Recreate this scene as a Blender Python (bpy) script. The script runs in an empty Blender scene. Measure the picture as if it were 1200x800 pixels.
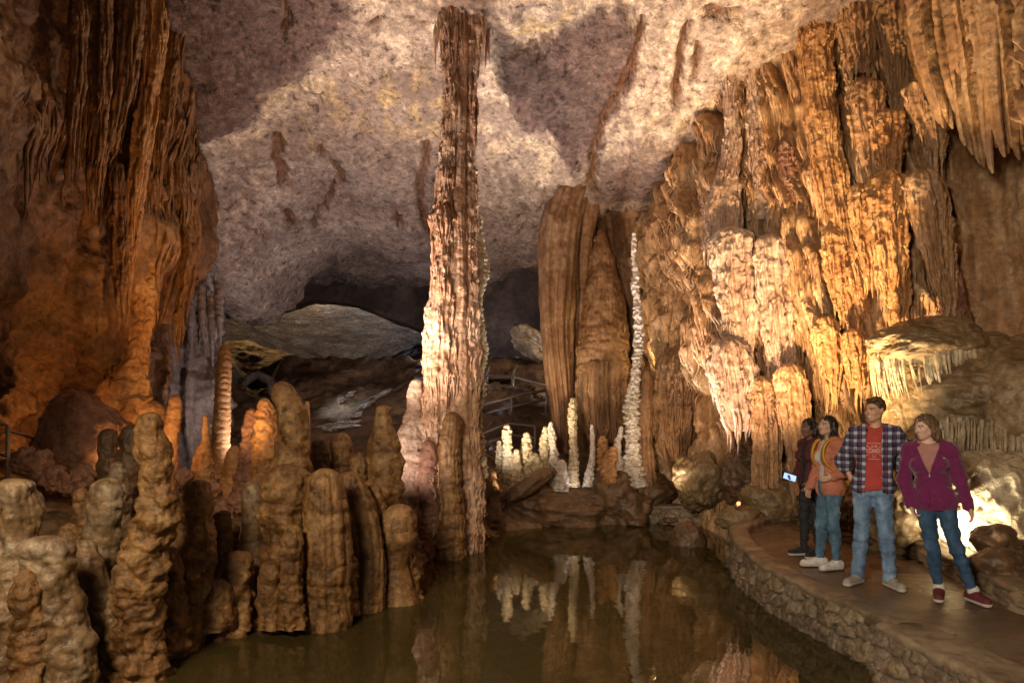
import bpy, math, random
import numpy as np
from mathutils import Vector, Matrix, Euler
PI = math.pi
scene = bpy.context.scene
COL = scene.collection
HZ, F, ZC = 484.0, 800.0, 2.1        # horizon row, focal length in photo pixels, eye height above the pool

def W(px, py, Y):
    return np.array([(px-600.0)*Y/F, Y, ZC+(HZ-py)*Y/F])
def G(px, py, z=0.0):
    Y = (ZC-z)*F/(py-HZ)
    return np.array([(px-600.0)*Y/F, Y, z])

# ------------------------------------------------------------------ noise
_rng = np.random.RandomState(7)
_perm = _rng.permutation(256); _perm = np.concatenate([_perm, _perm, _perm]).astype(np.int32)
_grad = _rng.normal(size=(256, 3)); _grad /= np.linalg.norm(_grad, axis=1)[:, None]; _grad = _grad.astype(np.float32)
def pn(p, seed=0):
    p = np.asarray(p, np.float32)+np.float32(seed*13.37+100.0)
    i = np.floor(p).astype(np.int32); f = p-i
    u = f*f*f*(f*(f*6-15)+10)
    i &= 255
    out = 0
    for dx in (0, 1):
        wx = u[:, 0] if dx else 1-u[:, 0]
        a = _perm[(i[:, 0]+dx) & 255]
        for dy in (0, 1):
            wy = u[:, 1] if dy else 1-u[:, 1]
            b = _perm[(a+i[:, 1]+dy) & 255]
            for dz in (0, 1):
                wz = u[:, 2] if dz else 1-u[:, 2]
                g = _grad[_perm[(b+i[:, 2]+dz) & 255]]
                d = g[:, 0]*(f[:, 0]-dx)+g[:, 1]*(f[:, 1]-dy)+g[:, 2]*(f[:, 2]-dz)
                out = out+wx*wy*wz*d
    return out*1.6
def fbm(p, octv=4, seed=0, lac=2.03, gain=0.5):
    p = np.asarray(p, np.float32); s = 0; a = 1.0
    for k in range(octv):
        s = s+a*pn(p*(lac**k), seed+k*3.1); a *= gain
    return s
def ridge(p, octv=4, seed=0):
    p = np.asarray(p, np.float32); s = 0; a = 1.0
    for k in range(octv):
        s = s+a*(1-2*np.abs(pn(p*(2.1**k), seed+k*5.3))); a *= 0.5
    return s*0.5
def h1(i, seed=0):
    x = np.sin(np.asarray(i, np.float64)*127.1+seed*311.7+17.3)*43758.5453
    return x-np.floor(x)
def sst(a, b, x):
    t = np.clip((x-a)/(b-a), 0, 1); return t*t*(3-2*t)
def P3(a, b=None, c=None):
    b = np.zeros_like(a) if b is None else b; c = np.zeros_like(a) if c is None else c
    return np.stack([a, b, c], -1)

def drape(s, z, Wd, T, seed=0, fl=0.07, flamp=0.25, rag=0.35, mod=None, colp=0.6):
    """hanging flowstone: rounded columns cut in capped tiers with fluted, ragged skirts; ~0..1"""
    s = np.asarray(s, float); z = np.asarray(z, float)
    w = 0.35*pn(P3(s/Wd*0.7, z*0.5), seed)
    if mod is None:
        c = s/Wd+w
    else:
        c = s/Wd+0.25*np.sin(2*PI*s/(Wd*mod)+z*1.3+seed)
    i = np.floor(c); f = c-i
    if mod is not None: i = np.mod(i, mod)
    ra, rb, rc = h1(i, seed), h1(i, seed+1), h1(i, seed+2)
    col = np.clip(1-(2*f-1)**2, 0, 1)**colp
    Ti = T*(0.55+0.9*rb)
    rg = rag*T*0.5*pn(P3(s/(fl*1.3), z*0.6), seed+9)+rag*T*0.25*pn(P3(s/(fl*5), z*0.4), seed+5)
    t = (z+rg)/Ti+ra*7
    k = np.floor(t); u = 1-(t-k)
    hk = h1(k*3.7+i*11.3, seed+4)
    g = sst(0, 0.16, u)*(1-0.5*u**1.3)
    ww = s/fl+0.6*pn(P3(s/fl*0.23, z*1.4), seed+6)+2.0*pn(P3(s*0.8, z*0.35), seed+7)
    flv = np.abs(np.sin(PI*ww))**0.7
    ww2 = s/fl*0.43+0.8*pn(P3(s/fl*0.1, z*0.8), seed+8)
    fl2 = np.abs(np.sin(PI*ww2))
    d = col*(0.45+0.35*rc+(0.25+0.35*hk)*g)
    d = d-flamp*(0.35+0.65*u)*((1-flv)*0.6+(1-fl2)*0.5)
    return d

# ------------------------------------------------------------------ objects
def link(o, parent=None):
    COL.objects.link(o)
    if parent is not None: o.parent = parent
    return o
def tag(o, label=None, cat=None, group=None, kind=None):
    if label: o['label'] = label
    if cat: o['category'] = cat
    if group: o['group'] = group
    if kind: o['kind'] = kind
    return o
def empty(name, loc=(0, 0, 0), rz=0):
    o = bpy.data.objects.new(name, None); COL.objects.link(o)
    o.location = loc; o.rotation_euler = (0, 0, rz); o.empty_display_size = 0.2
    return o
def mesh_obj(name, V, Fc, mat, parent=None, loc=(0, 0, 0), smooth=True, attrs=None, mats=None, fmat=None):
    V = np.asarray(V, np.float32).reshape(-1, 3)-np.asarray(loc, np.float32)
    me = bpy.data.meshes.new(name)
    if isinstance(Fc, np.ndarray):
        nf, k = Fc.shape
        me.vertices.add(len(V)); me.vertices.foreach_set('co', V.ravel())
        me.loops.add(nf*k); me.loops.foreach_set('vertex_index', Fc.astype(np.int32).ravel())
        me.polygons.add(nf)
        me.polygons.foreach_set('loop_start', np.arange(0, nf*k, k, dtype=np.int32))
        me.polygons.foreach_set('loop_total', np.full(nf, k, np.int32))
        me.update(calc_edges=True)
        me.validate()
    else:
        me.from_pydata(V.tolist(), [], Fc)
    if smooth: me.polygons.foreach_set('use_smooth', np.ones(len(me.polygons), bool))
    if attrs:
        for k, v in attrs.items():
            v = np.asarray(v, np.float32)
            if v.ndim == 1:
                a = me.attributes.new(k, 'FLOAT', 'POINT'); a.data.foreach_set('value', v)
            else:
                a = me.attributes.new(k, 'FLOAT_COLOR', 'POINT')
                a.data.foreach_set('color', np.concatenate([v, np.ones((len(v), 1), np.float32)], 1).ravel())
    for m in (mats or [mat]): me.materials.append(m)
    if fmat is not None: me.polygons.foreach_set('material_index', np.asarray(fmat, np.int32))
    o = bpy.data.objects.new(name, me); link(o, parent)
    o.location = loc
    return o
def grid_faces(nr, nc, wrap=False, flip=False):
    r = np.arange(nr-1)[:, None]; c = np.arange(nc if wrap else nc-1)[None, :]
    c2 = (c+1) % nc
    a = r*nc+c; b = r*nc+c2; d = (r+1)*nc+c2; e = (r+1)*nc+c
    q = np.stack([a, e, d, b] if flip else [a, b, d, e], -1).reshape(-1, 4)
    return q
def cr(P, n):
    """Catmull-Rom resample of control points, n samples, uniform in chord length"""
    P = np.asarray(P, float)
    if len(P) == 1: return np.repeat(P, n, 0)
    d = np.linalg.norm(np.diff(P[:, :3], axis=0), axis=1)+1e-6
    k = np.concatenate([[0], np.cumsum(d)])
    t = np.linspace(0, k[-1], n)
    # monotone-ish hermite
    m = np.zeros_like(P)
    m[1:-1] = (P[2:]-P[:-2])/(k[2:]-k[:-2])[:, None]
    m[0] = (P[1]-P[0])/(k[1]-k[0]); m[-1] = (P[-1]-P[-2])/(k[-1]-k[-2])
    i = np.clip(np.searchsorted(k, t, side='right')-1, 0, len(P)-2)
    h = (k[i+1]-k[i])[:, None]; u = ((t-k[i])[:, None])/h
    return ((2*u**3-3*u**2+1)*P[i]+(u**3-2*u**2+u)*h*m[i]+(-2*u**3+3*u**2)*P[i+1]+(u**3-u**2)*h*m[i+1])
def hermite_t(T, P, t):
    """interpolate rows P (n,...) at parameters T onto t"""
    T = np.asarray(T, float); P = np.asarray(P, float)
    m = np.zeros_like(P); sh = (-1,)+(1,)*(P.ndim-1)
    m[1:-1] = (P[2:]-P[:-2])/(T[2:]-T[:-2]).reshape(sh)
    m[0] = (P[1]-P[0])/(T[1]-T[0]); m[-1] = (P[-1]-P[-2])/(T[-1]-T[-2])
    i = np.clip(np.searchsorted(T, t, side='right')-1, 0, len(T)-2)
    h = (T[i+1]-T[i]).reshape(sh); u = (t.reshape(sh)-T[i].reshape(sh))/h
    return ((2*u**3-3*u**2+1)*P[i]+(u**3-2*u**2+u)*h*m[i]+(-2*u**3+3*u**2)*P[i+1]+(u**3-u**2)*h*m[i+1])

def normals(G_):
    du = np.gradient(G_, axis=1); dv = np.gradient(G_, axis=0)
    n = np.cross(du, dv); n /= (np.linalg.norm(n, axis=2)[..., None]+1e-9)
    return n
def loft(keyrows, nr, nc, world=False):
    """keyrows: list of lists of (px,py,Y) (or world points); returns grid (nr,nc,3)"""
    K = np.array([[p if world else W(*p) for p in row] for row in keyrows], float)
    mid = K[:, K.shape[1]//2]
    T = np.concatenate([[0], np.cumsum(np.linalg.norm(np.diff(mid, axis=0), axis=1)+0.05)])
    R = hermite_t(T, K, np.linspace(0, T[-1], nr))
    midc = R.mean(0)
    T2 = np.concatenate([[0], np.cumsum(np.linalg.norm(np.diff(midc, axis=0), axis=1)+0.05)])
    Gd = hermite_t(T2, R.transpose(1, 0, 2), np.linspace(0, T2[-1], nc)).transpose(1, 0, 2)
    return Gd
def topx(V):
    """photo pixel of world points (used to know where on the rock a stain lies)"""
    V = np.asarray(V); return 600+V[..., 0]*F/V[..., 1], HZ-(V[..., 2]-ZC)*F/V[..., 1]

def tube(name, path, Y, mat, seed=0, res=0.022, lump=0.12, lf=1.2, band=0.0, bT=0.2, flute=0.0, fw=0.07,
         tier=0.0, tT=0.4, Wn=None, grain=0.0, flat=0.85, parent=None, cap=1.0, wob=0.0, label=None, cat='stalagmite',
         group='', point=False, world=False, top_open=False, basez=None, strands=0, sr=0.02, sl=0.35):
    """rock column through (px,py,half width px[,Y]) points, top to bottom"""
    C = []
    for q in path:
        if world: C.append(q); continue
        y = q[3] if len(q) > 3 else Y
        w = W(q[0], q[1], y); C.append([w[0], w[1], w[2], q[2]*y/F])
    C = np.array(C, float)
    if C[0, 2] < C[-1, 2]: C = C[::-1]
    L = np.sum(np.linalg.norm(np.diff(C[:, :3], axis=0), axis=1)); Rm = C[:, 3].mean()
    nr = int(np.clip(L/res, 14, 460)); ns = int(np.clip(2*PI*Rm/res, 14, 260))
    S = cr(C, nr)
    # denser rings at the top for a rounded head
    r0 = max(S[0, 3], 0.02)
    d = np.cumsum(np.concatenate([[0], np.linalg.norm(np.diff(S[:, :3], axis=0), axis=1)]))
    if not top_open:
        capd = r0*cap
        k = np.clip(d/capd, 0, 1)
        S[:, 3] *= np.sqrt(np.clip(1-(1-k)**2, 0.0, 1))*0.999+0.001
        nt = 8
        if d[1] > 0:
            kk = np.linspace(0, 1, nt+2)[1:-1]**2*min(d[1], capd)
            ex = np.repeat(S[:1], nt, 0)
            tdir = (S[1, :3]-S[0, :3])/d[1]
            ex[:, :3] = S[0, :3]+kk[:, None]*tdir
            ex[:, 3] = r0*np.sqrt(np.clip(1-(1-kk/capd)**2, 0, 1))
            S = np.concatenate([S[:1], ex, S[1:]]); S[0, 3] = 0.001
            nr = len(S)
    th = np.linspace(0, 2*PI, ns, endpoint=False)
    R = S[:, 3][:, None]; TH = th[None, :]
    zz = np.repeat(S[:, 2][:, None], ns, 1)
    if wob:
        S[:, 0] += wob*pn(P3(S[:, 2]*1.1), seed+40); S[:, 1] += wob*pn(P3(S[:, 2]*1.1), seed+41)
    dx, dy = np.cos(TH), np.sin(TH)
    base = np.stack([S[:, 0][:, None]+R*dx, S[:, 1][:, None]+R*dy*flat, zz], -1)
    p = base.reshape(-1, 3)
    sc = max(Rm, 0.05)
    D = np.zeros(len(p))
    cyl = np.stack([np.broadcast_to(dx*Rm, zz.shape), np.broadcast_to(dy*Rm, zz.shape), zz], -1).reshape(-1, 3)
    if lump: D += lump*fbm(p/(sc*lf), 3, seed)
    if band:
        bz = cyl.copy(); bz[:, 0] *= 0.5; bz[:, 1] *= 0.5
        zb = bz[:, 2]+0.35*bT*pn(cyl/(bT*1.6), seed+3)
        tb = zb/bT+pn(P3(zb/(bT*2.5)), seed+2)*0.8
        fr = tb-np.floor(tb)
        D += band*((fr*(1-fr)*4)**0.6-0.6)*(0.7+0.6*h1(np.floor(tb), seed))
    if tier or flute:
        n = Wn or max(2, int(round(2*PI*Rm/(Rm*1.1))))
        s = (np.broadcast_to(TH, zz.shape)*Rm).ravel()
        Wd = 2*PI*Rm/n
        nf = max(3, round(2*PI*Rm/fw)); fwr = 2*PI*Rm/nf
        # wrap-safe noise by evaluating on the circle
        rg = 0.4*tT*pn(cyl/(fw*1.5)*[1, 1, 0.3], seed+9)+0.25*tT*pn(cyl/(fw*5)*[1, 1, 0.3], seed+5)
        if tier:
            c = s/Wd; i = np.mod(np.floor(c+0.25*np.sin(s/Rm+zz.ravel()*1.3)), n)
            Ti = tT*(0.6+0.8*h1(i, seed+1))
            t = (zz.ravel()+rg)/Ti+h1(i, seed)*7; k = np.floor(t); u = 1-(t-k)
            g = sst(0, 0.18, u)*(1-0.6*u**1.2)
            D += tier*(g-0.45)*(0.7+0.6*h1(k*3.1+i*7.7, seed+2))
        else: u = np.full(len(p), 0.6)
        if flute:
            ph = s/fwr+0.8*pn(cyl/(fw*4)*[1, 1, 0.25], seed+6)
            D -= flute*(0.4+0.6*u)*(1-np.abs(np.sin(PI*ph))**0.7)
            ph = s/fwr*0.5+0.9*pn(cyl/(fw*7)*[1, 1, 0.2], seed+8)
            D -= flute*0.7*(1-np.abs(np.sin(PI*ph)))
    if grain: D += grain*fbm(p/0.06, 2, seed+20)/sc*0.05
    Dr = D.reshape(nr, ns)*np.minimum(R, Rm*1.6)
    V = base.copy()
    V[..., 0] += Dr*dx; V[..., 1] += Dr*dy*flat
    if not top_open:
        V[..., 2] += (0.25*D.reshape(nr, ns)*Rm)*np.exp(-(S[0, 2]-zz)/max(r0, 0.02))
    if point: pass
    loc = (S[-1, 0], S[-1, 1], S[-1, 2] if basez is None else basez)
    VV, FF = V.reshape(-1, 3), grid_faces(nr, ns, True, flip=True)
    if strands:
        VV, FF = add_strands(V, VV, FF, strands, sr, sl, seed, Dr, front=True)
    o = mesh_obj(name, VV, FF, mat, parent, loc if parent is None else (0, 0, 0))
    if parent is not None: o.matrix_parent_inverse = Matrix.Translation(-Vector(parent.location))
    if label: tag(o, label, cat, group or None)
    return o

def add_strands(G_, V, Fc, K, r, L, seed, prot, front=False, nk=11, nsd=6, cand=None):
    """thin hanging ribs of calcite that hug the surface grid and end free"""
    rs = np.random.RandomState(seed+5); nr, nc = G_.shape[:2]
    dz = np.abs(np.median(np.diff(G_[:, nc//2, 2])))+1e-6
    down = G_[-1, nc//2, 2] < G_[0, nc//2, 2]
    w = np.clip(prot-np.percentile(prot, 35), 0, None)**1.5+1e-9
    if cand is not None: w = w*cand
    if front:
        yc = G_[:, :, 1].mean(1)[:, None]; w = w*(G_[:, :, 1] < yc+0.03)
    w[-3:] = 0; w[:2] = 0
    cs = np.cumsum(w.ravel()); k0 = np.searchsorted(cs, rs.rand(K)*cs[-1]); ri, ci = k0//nc, k0 % nc
    Ls = L*(0.35+1.1*rs.rand(K)**1.5); rr = r*(0.5+rs.rand(K))
    t = np.linspace(0, 1, nk)
    zs = G_[ri, ci, 2][:, None]-Ls[:, None]*t[None]
    # follow the grid downwards while clear of it
    st = (Ls[:, None]*t[None]/dz).astype(int)*(1 if down else -1)
    rows = np.clip(ri[:, None]+st, 0, nr-1); cols = np.repeat(ci[:, None], nk, 1)
    C = G_[rows, cols].copy()
    cen = G_.mean((0, 1)); 
    top = G_[ri, ci]
    C[..., :2] = np.where(t[None, :, None] > 0, 0.55*C[..., :2]+0.45*top[:, None, :2], C[..., :2])
    C[..., 2] = zs
    out = -C[..., :2]/np.linalg.norm(C[..., :2], axis=-1, keepdims=True)      # towards the cave's middle
    C[..., :2] += out*rr[:, None, None]*0.35
    C[..., :2] += 0.4*rr[:, None, None]*np.sin(t[None, :, None]*6+rs.rand(K, 1, 2)*6)
    prof = np.clip(np.sqrt(np.clip(t*5, 0, 1))*(1-t**2.2)+0.03, 0, 1)
    wob = 1+0.25*np.sin(t[None]*17+rs.rand(K, 1)*6)
    R_ = rr[:, None]*prof[None]*wob
    th = np.linspace(0, 2*PI, nsd, endpoint=False)
    Q = np.repeat(C[:, :, None, :], nsd, 2); Q[..., 0] += R_[..., None]*np.cos(th); Q[..., 1] += R_[..., None]*np.sin(th)
    f = grid_faces(nk, nsd, True, flip=True)
    FF = (f[None]+np.arange(K)[:, None, None]*nk*nsd+len(V)).reshape(-1, 4)
    return np.concatenate([V, Q.reshape(-1, 3)]), np.concatenate([Fc, FF])

def spikes(name, items, mat, parent=None, seed=0, ns=8, nr=9, label=None, cat='stalactite', group=None, curve=0.0):
    """many tapered hanging spikes in one mesh: items (x,y,z_top,r,length)"""
    rg = random.Random(seed); Vs = []; Fs = []; off = 0
    gf = grid_faces(nr, ns, True, flip=True)
    th = np.linspace(0, 2*PI, ns, endpoint=False)
    for (x, y, z, r, L) in items:
        k = np.linspace(0, 1, nr)
        rr = r*(1-k**1.4)*np.sqrt(np.clip(k*7, 0, 1))*(1+0.18*np.sin(k*9+rg.random()*6))+0.002
        a, b = rg.uniform(-1, 1)*0.06*L, rg.uniform(-1, 1)*0.06*L
        cx = x+a*k**2+curve*k*k*L; cy = y+b*k**2
        V = np.stack([cx[:, None]+rr[:, None]*np.cos(th), cy[:, None]+rr[:, None]*np.sin(th), np.repeat((z-k*L)[:, None], ns, 1)], -1)
        Vs.append(V.reshape(-1, 3)); Fs.append(gf+off); off += nr*ns
    V = np.concatenate(Vs); Fc = np.concatenate(Fs)
    loc = (0, 0, 0) if parent is not None else tuple(V.mean(0))
    o = mesh_obj(name, V, Fc, mat, parent, loc)
    if parent is not None: o.matrix_parent_inverse = Matrix.Translation(-Vector(parent.location))
    if label: tag(o, label, cat, group)
    return o

def boulder(name, c, r, mat, seed=0, label=None, cat='boulder', group=None, parent=None, amp=0.22, res=0.04, rot=0, facet=0.0, tilt=(0, 0), strat=0.0):
    n = int(np.clip(PI*max(r)/res, 16, 150)); m = 2*n
    ph = np.linspace(0, PI, n); th = np.linspace(0, 2*PI, m, endpoint=False)
    U = np.stack([np.sin(ph)[:, None]*np.cos(th), np.sin(ph)[:, None]*np.sin(th), np.repeat(np.cos(ph)[:, None], m, 1)], -1)
    u = U.reshape(-1, 3)
    q = np.sign(u)*np.abs(u)**(1-0.0)
    d = 1+amp*fbm(q*1.3+seed, 5, seed)+facet*0.25*ridge(q*1.1+seed, 3, seed+4)
    if strat: d += strat*np.abs(np.sin(q[:, 2]*9+2*pn(q*2, seed)))
    V = q*d[:, None]*np.asarray(r)
    M = np.array(Euler((tilt[0], tilt[1], rot)).to_matrix())
    V = V@M.T+np.asarray(c)
    loc = (c[0], c[1], c[2]-r[2]*0.9)
    o = mesh_obj(name, V, grid_faces(n, m, True, flip=True), mat, parent, loc if parent is None else (0, 0, 0))
    if parent is not None: o.matrix_parent_inverse = Matrix.Translation(-Vector(parent.location))
    if label: tag(o, label, cat, group)
    return o

def box_mesh(parts):
    """parts: (centre, size, rot) boxes with small chamfer, merged -> V,F"""
    Vs = []; Fs = []; off = 0
    for c, s, rot in parts:
        v = np.array([[x, y, z] for x in (-.5, .5) for y in (-.5, .5) for z in (-.5, .5)])*np.asarray(s)
        M = np.array(Euler(rot).to_matrix()); v = v@M.T+np.asarray(c)
        f = [[0, 1, 3, 2], [4, 6, 7, 5], [0, 4, 5, 1], [2, 3, 7, 6], [0, 2, 6, 4], [1, 5, 7, 3]]
        Vs.append(v); Fs += [[k+off for k in q] for q in f]; off += 8
    return np.concatenate(Vs), Fs
def pipe(pts, r, ns=8):
    """round bar through points -> V,F"""
    P = np.array(pts, float); Vs = []
    for i, p in enumerate(P):
        t = (P[min(i+1, len(P)-1)]-P[max(i-1, 0)]); t /= np.linalg.norm(t)
        a = np.cross(t, [0, 0, 1.0]) if abs(t[2]) < 0.95 else np.cross(t, [1.0, 0, 0]); a /= np.linalg.norm(a); b = np.cross(t, a)
        th = np.linspace(0, 2*PI, ns, endpoint=False)
        Vs.append(p+r*(np.cos(th)[:, None]*a+np.sin(th)[:, None]*b))
    V = np.concatenate(Vs); Fc = grid_faces(len(P), ns, True).tolist()
    Fc.append(list(range(ns))[::-1]); Fc.append(list(range(len(V)-ns, len(V))))
    return V, Fc

# ------------------------------------------------------------------ materials
class NT:
    def __init__(s, name):
        s.m = bpy.data.materials.new(name); s.m.use_nodes = True; s.t = s.m.node_tree
        s.t.nodes.clear()
    def n(s, typ, **kw):
        nd = s.t.nodes.new(typ)
        for k, v in kw.items():
            if k in nd.inputs: nd.inputs[k].default_value = v
            else: setattr(nd, k, v)
        return nd
    def l(s, a, b): s.t.links.new(a, b)
    def ramp(s, fac, stops):
        r = s.n('ShaderNodeValToRGB'); e = r.color_ramp.elements
        while len(e) < len(stops): e.new(0.5)
        for q, (p, c) in zip(e, stops): q.position = p; q.color = (c[0], c[1], c[2], 1) if not np.isscalar(c) else (c, c, c, 1)
        s.l(fac, r.inputs[0]); return r.outputs[0]
    def mix(s, fac, a, b, mode='MIX'):
        m = s.n('ShaderNodeMix', data_type='RGBA', blend_type=mode)
        for i, v in ((0, fac), (6, a), (7, b)):
            if hasattr(v, 'is_output') or isinstance(v, bpy.types.NodeSocket): s.l(v, m.inputs[i])
            else: m.inputs[i].default_value = v if np.isscalar(v) else (v[0], v[1], v[2], 1)
        return m.outputs[2]
    def math(s, op, a, b=0.0):
        m = s.n('ShaderNodeMath', operation=op)
        for i, v in ((0, a), (1, b)):
            if isinstance(v, bpy.types.NodeSocket): s.l(v, m.inputs[i])
            else: m.inputs[i].default_value = v
        return m.outputs[0]
    def noise(s, vec, scale, detail=5, rough=0.55, dist=0.0):
        n = s.n('ShaderNodeTexNoise', Scale=scale, Detail=detail, Roughness=rough, Distortion=dist)
        s.l(vec, n.inputs['Vector']); return n.outputs['Fac']
    def vmap(s, vec, sc):
        m = s.n('ShaderNodeMapping'); m.inputs['Scale'].default_value = sc; s.l(vec, m.inputs['Vector']); return m.outputs[0]

def rock_mat(name, c, var=1.3, streak=0.5, sz=0.18, fine=14, bump=0.02, bsc=18, rough=(0.45, 0.75), coat=0.0, scal=0.0, scs=9, patchattr=None, chips=0, spec=0.5, scalz=1.6):
    """c = (dark, mid, light) rock colours"""
    t = NT(name); tc = t.n('ShaderNodeTexCoord').outputs['Object']
    n1 = t.noise(tc, var, 5, 0.6, 0.3)
    base = t.ramp(n1, [(0.30, c[0]), (0.5, c[1]), (0.68, c[2])])
    if streak:
        sv = t.vmap(tc, (1, 1, sz)); n2 = t.noise(sv, 9, 3, 0.6, 0.2)
        base = t.mix(streak, base, t.mix(1.0, base, t.ramp(n2, [(0.3, (0.42, 0.36, 0.32)), (0.5, (1, 1, 1)), (0.7, (1.5, 1.45, 1.35))]), 'MULTIPLY'))
    n3 = t.noise(tc, fine, 4, 0.65)
    base = t.mix(1.0, base, t.ramp(n3, [(0.3, (0.62, 0.6, 0.58)), (0.5, (1, 1, 1)), (0.7, (1.3, 1.3, 1.28))]), 'MULTIPLY')
    if patchattr:
        for an, colr in patchattr:
            at = t.n('ShaderNodeAttribute', attribute_name=an)
            k = t.math('MULTIPLY', at.outputs['Fac'], 1.0)
            n3b = t.mix(1.0, colr, t.ramp(n3, [(0.3, 0.55), (0.5, 1.0), (0.7, 1.7)]), 'MULTIPLY')
            base = t.mix(k, base, n3b)
    if chips:
        nc_ = t.noise(tc, chips, 4, 0.7)
        base = t.mix(1.0, base, t.ramp(nc_, [(0.34, (0.32, 0.28, 0.26)), (0.43, (0.9, 0.9, 0.9)), (0.58, (1.05, 1.05, 1.05)), (0.68, (1.55, 1.5, 1.42))]), 'MULTIPLY')
    b = t.n('ShaderNodeBsdfPrincipled')
    t.l(base, b.inputs['Base Color'])
    t.l(t.ramp(t.noise(tc, 3.1, 3, 0.6), [(0.35, rough[0]), (0.65, rough[1])]), b.inputs['Roughness'])
    b.inputs['Specular IOR Level'].default_value = spec
    if coat:
        b.inputs['Coat Weight'].default_value = coat; b.inputs['Coat Roughness'].default_value = 0.25
    h = t.noise(tc, bsc, 5, 0.65)
    if scal:
        sv = t.vmap(tc, (1, 1, scalz)); v = t.n('ShaderNodeTexVoronoi', feature='F1', Scale=scs)
        nn = t.n('ShaderNodeTexNoise', Scale=scs*0.7, Detail=3); t.l(sv, nn.inputs['Vector'])
        ad = t.n('ShaderNodeVectorMath', operation='MULTIPLY_ADD'); t.l(nn.outputs['Color'], ad.inputs[0]); ad.inputs[1].default_value = (0.14,)*3; t.l(sv, ad.inputs[2])
        t.l(ad.outputs[0], v.inputs['Vector'])
        h = t.math('ADD', h, t.math('MULTIPLY', v.outputs['Distance'], -scal))
    bp = t.n('ShaderNodeBump', Strength=1.0, Distance=bump); t.l(h, bp.inputs['Height']); t.l(bp.outputs[0], b.inputs['Normal'])
    if coat: t.l(bp.outputs[0], b.inputs['Coat Normal'])
    o = t.n('ShaderNodeOutputMaterial'); t.l(b.outputs[0], o.inputs[0])
    return t.m
def plain_mat(name, col, rough=0.6, metal=0.0, noise=0.15, nscale=30, bump=0.0, emit=None, es=0, sheen=0):
    t = NT(name); tc = t.n('ShaderNodeTexCoord').outputs['Object']
    n = t.noise(tc, nscale, 4)
    c = t.mix(1.0, col, t.ramp(n, [(0.3, 1-noise), (0.7, 1+noise)]), 'MULTIPLY')
    b = t.n('ShaderNodeBsdfPrincipled'); t.l(c, b.inputs['Base Color']); b.inputs['Roughness'].default_value = rough; b.inputs['Metallic'].default_value = metal
    if sheen: b.inputs['Sheen Weight'].default_value = sheen
    if emit: b.inputs['Emission Color'].default_value = (*emit, 1); b.inputs['Emission Strength'].default_value = es
    if bump:
        bp = t.n('ShaderNodeBump', Strength=1, Distance=bump); t.l(n, bp.inputs['Height']); t.l(bp.outputs[0], b.inputs['Normal'])
    o = t.n('ShaderNodeOutputMaterial'); t.l(b.outputs[0], o.inputs[0]); return t.m
# ------------------------------------------------------------------ rock materials
M = {}
M['ceiling'] = rock_mat('ceiling_rock', ((0.16, 0.108, 0.082), (0.28, 0.20, 0.158), (0.40, 0.30, 0.24)), var=0.9, streak=0, fine=11, bump=0.10, bsc=7, chips=6.5, rough=(0.6, 0.85),
                        scal=0.55, scs=4.5, scalz=1.0, patchattr=[('pale', (0.60, 0.46, 0.345, 1)), ('plum', (0.13, 0.078, 0.066, 1)), ('ochre', (0.50, 0.34, 0.14, 1)), ('rust', (0.16, 0.07, 0.03, 1))], spec=0.3)
M['wallL'] = rock_mat('left_wall_rock', ((0.12, 0.055, 0.024), (0.26, 0.13, 0.055), (0.42, 0.24, 0.11)), var=0.8, streak=0.5, sz=0.2, fine=10, bump=0.05, bsc=8, rough=(0.35, 0.65), scal=0.3, scs=4)
M['wallR'] = rock_mat('right_wall_flowstone', ((0.30, 0.16, 0.075), (0.46, 0.27, 0.14), (0.62, 0.43, 0.26)), var=0.9, streak=0.55, sz=0.08, fine=12, bump=0.014, bsc=14, rough=(0.28, 0.55), scal=0.08, scs=12)
M['pink'] = rock_mat('pinkish_flowstone', ((0.34, 0.20, 0.14), (0.52, 0.36, 0.27), (0.72, 0.58, 0.47)), var=1.1, streak=0.5, sz=0.12, fine=14, bump=0.022, bsc=16, rough=(0.35, 0.65), scal=0.15, scs=11)
M['smooth'] = rock_mat('smooth_brown_wall', ((0.14, 0.085, 0.045), (0.22, 0.135, 0.07), (0.30, 0.19, 0.10)), var=0.7, streak=0.15, fine=14, bump=0.03, bsc=9, rough=(0.6, 0.8), scal=0.1)
M['hedge'] = rock_mat('olive_brown_flowstone', ((0.085, 0.040, 0.013), (0.24, 0.125, 0.045), (0.42, 0.27, 0.13)), var=2.2, streak=0.6, sz=0.35, fine=16, bump=0.024, bsc=18, chips=9, rough=(0.28, 0.6), coat=0.12, scal=0.12, scs=9)
M['hedgegrey'] = rock_mat('grey_tipped_flowstone', ((0.12, 0.065, 0.025), (0.25, 0.165, 0.09), (0.46, 0.39, 0.31)), chips=9, var=1.9, streak=0.4, sz=0.35, fine=11, bump=0.018, bsc=13, rough=(0.25, 0.55), coat=0.15, scal=0.12, scs=9)
M['column'] = rock_mat('column_flowstone', ((0.38, 0.20, 0.11), (0.58, 0.37, 0.25), (0.76, 0.59, 0.46)), var=1.5, streak=0.5, sz=0.15, fine=14, bump=0.025, bsc=15, rough=(0.4, 0.7), scal=0.25, scs=12)
M['drapery'] = rock_mat('brown_drapery', ((0.15, 0.07, 0.032), (0.25, 0.13, 0.062), (0.40, 0.25, 0.14)), var=1.2, streak=0.3, sz=0.05, fine=12, bump=0.02, bsc=14, rough=(0.4, 0.7), scal=0.1)
M['cream'] = rock_mat('cream_calcite', ((0.38, 0.28, 0.16), (0.54, 0.44, 0.29), (0.68, 0.60, 0.46)), var=3, streak=0.3, fine=20, bump=0.02, bsc=22, rough=(0.4, 0.7), scal=0.2, scs=18)
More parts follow.
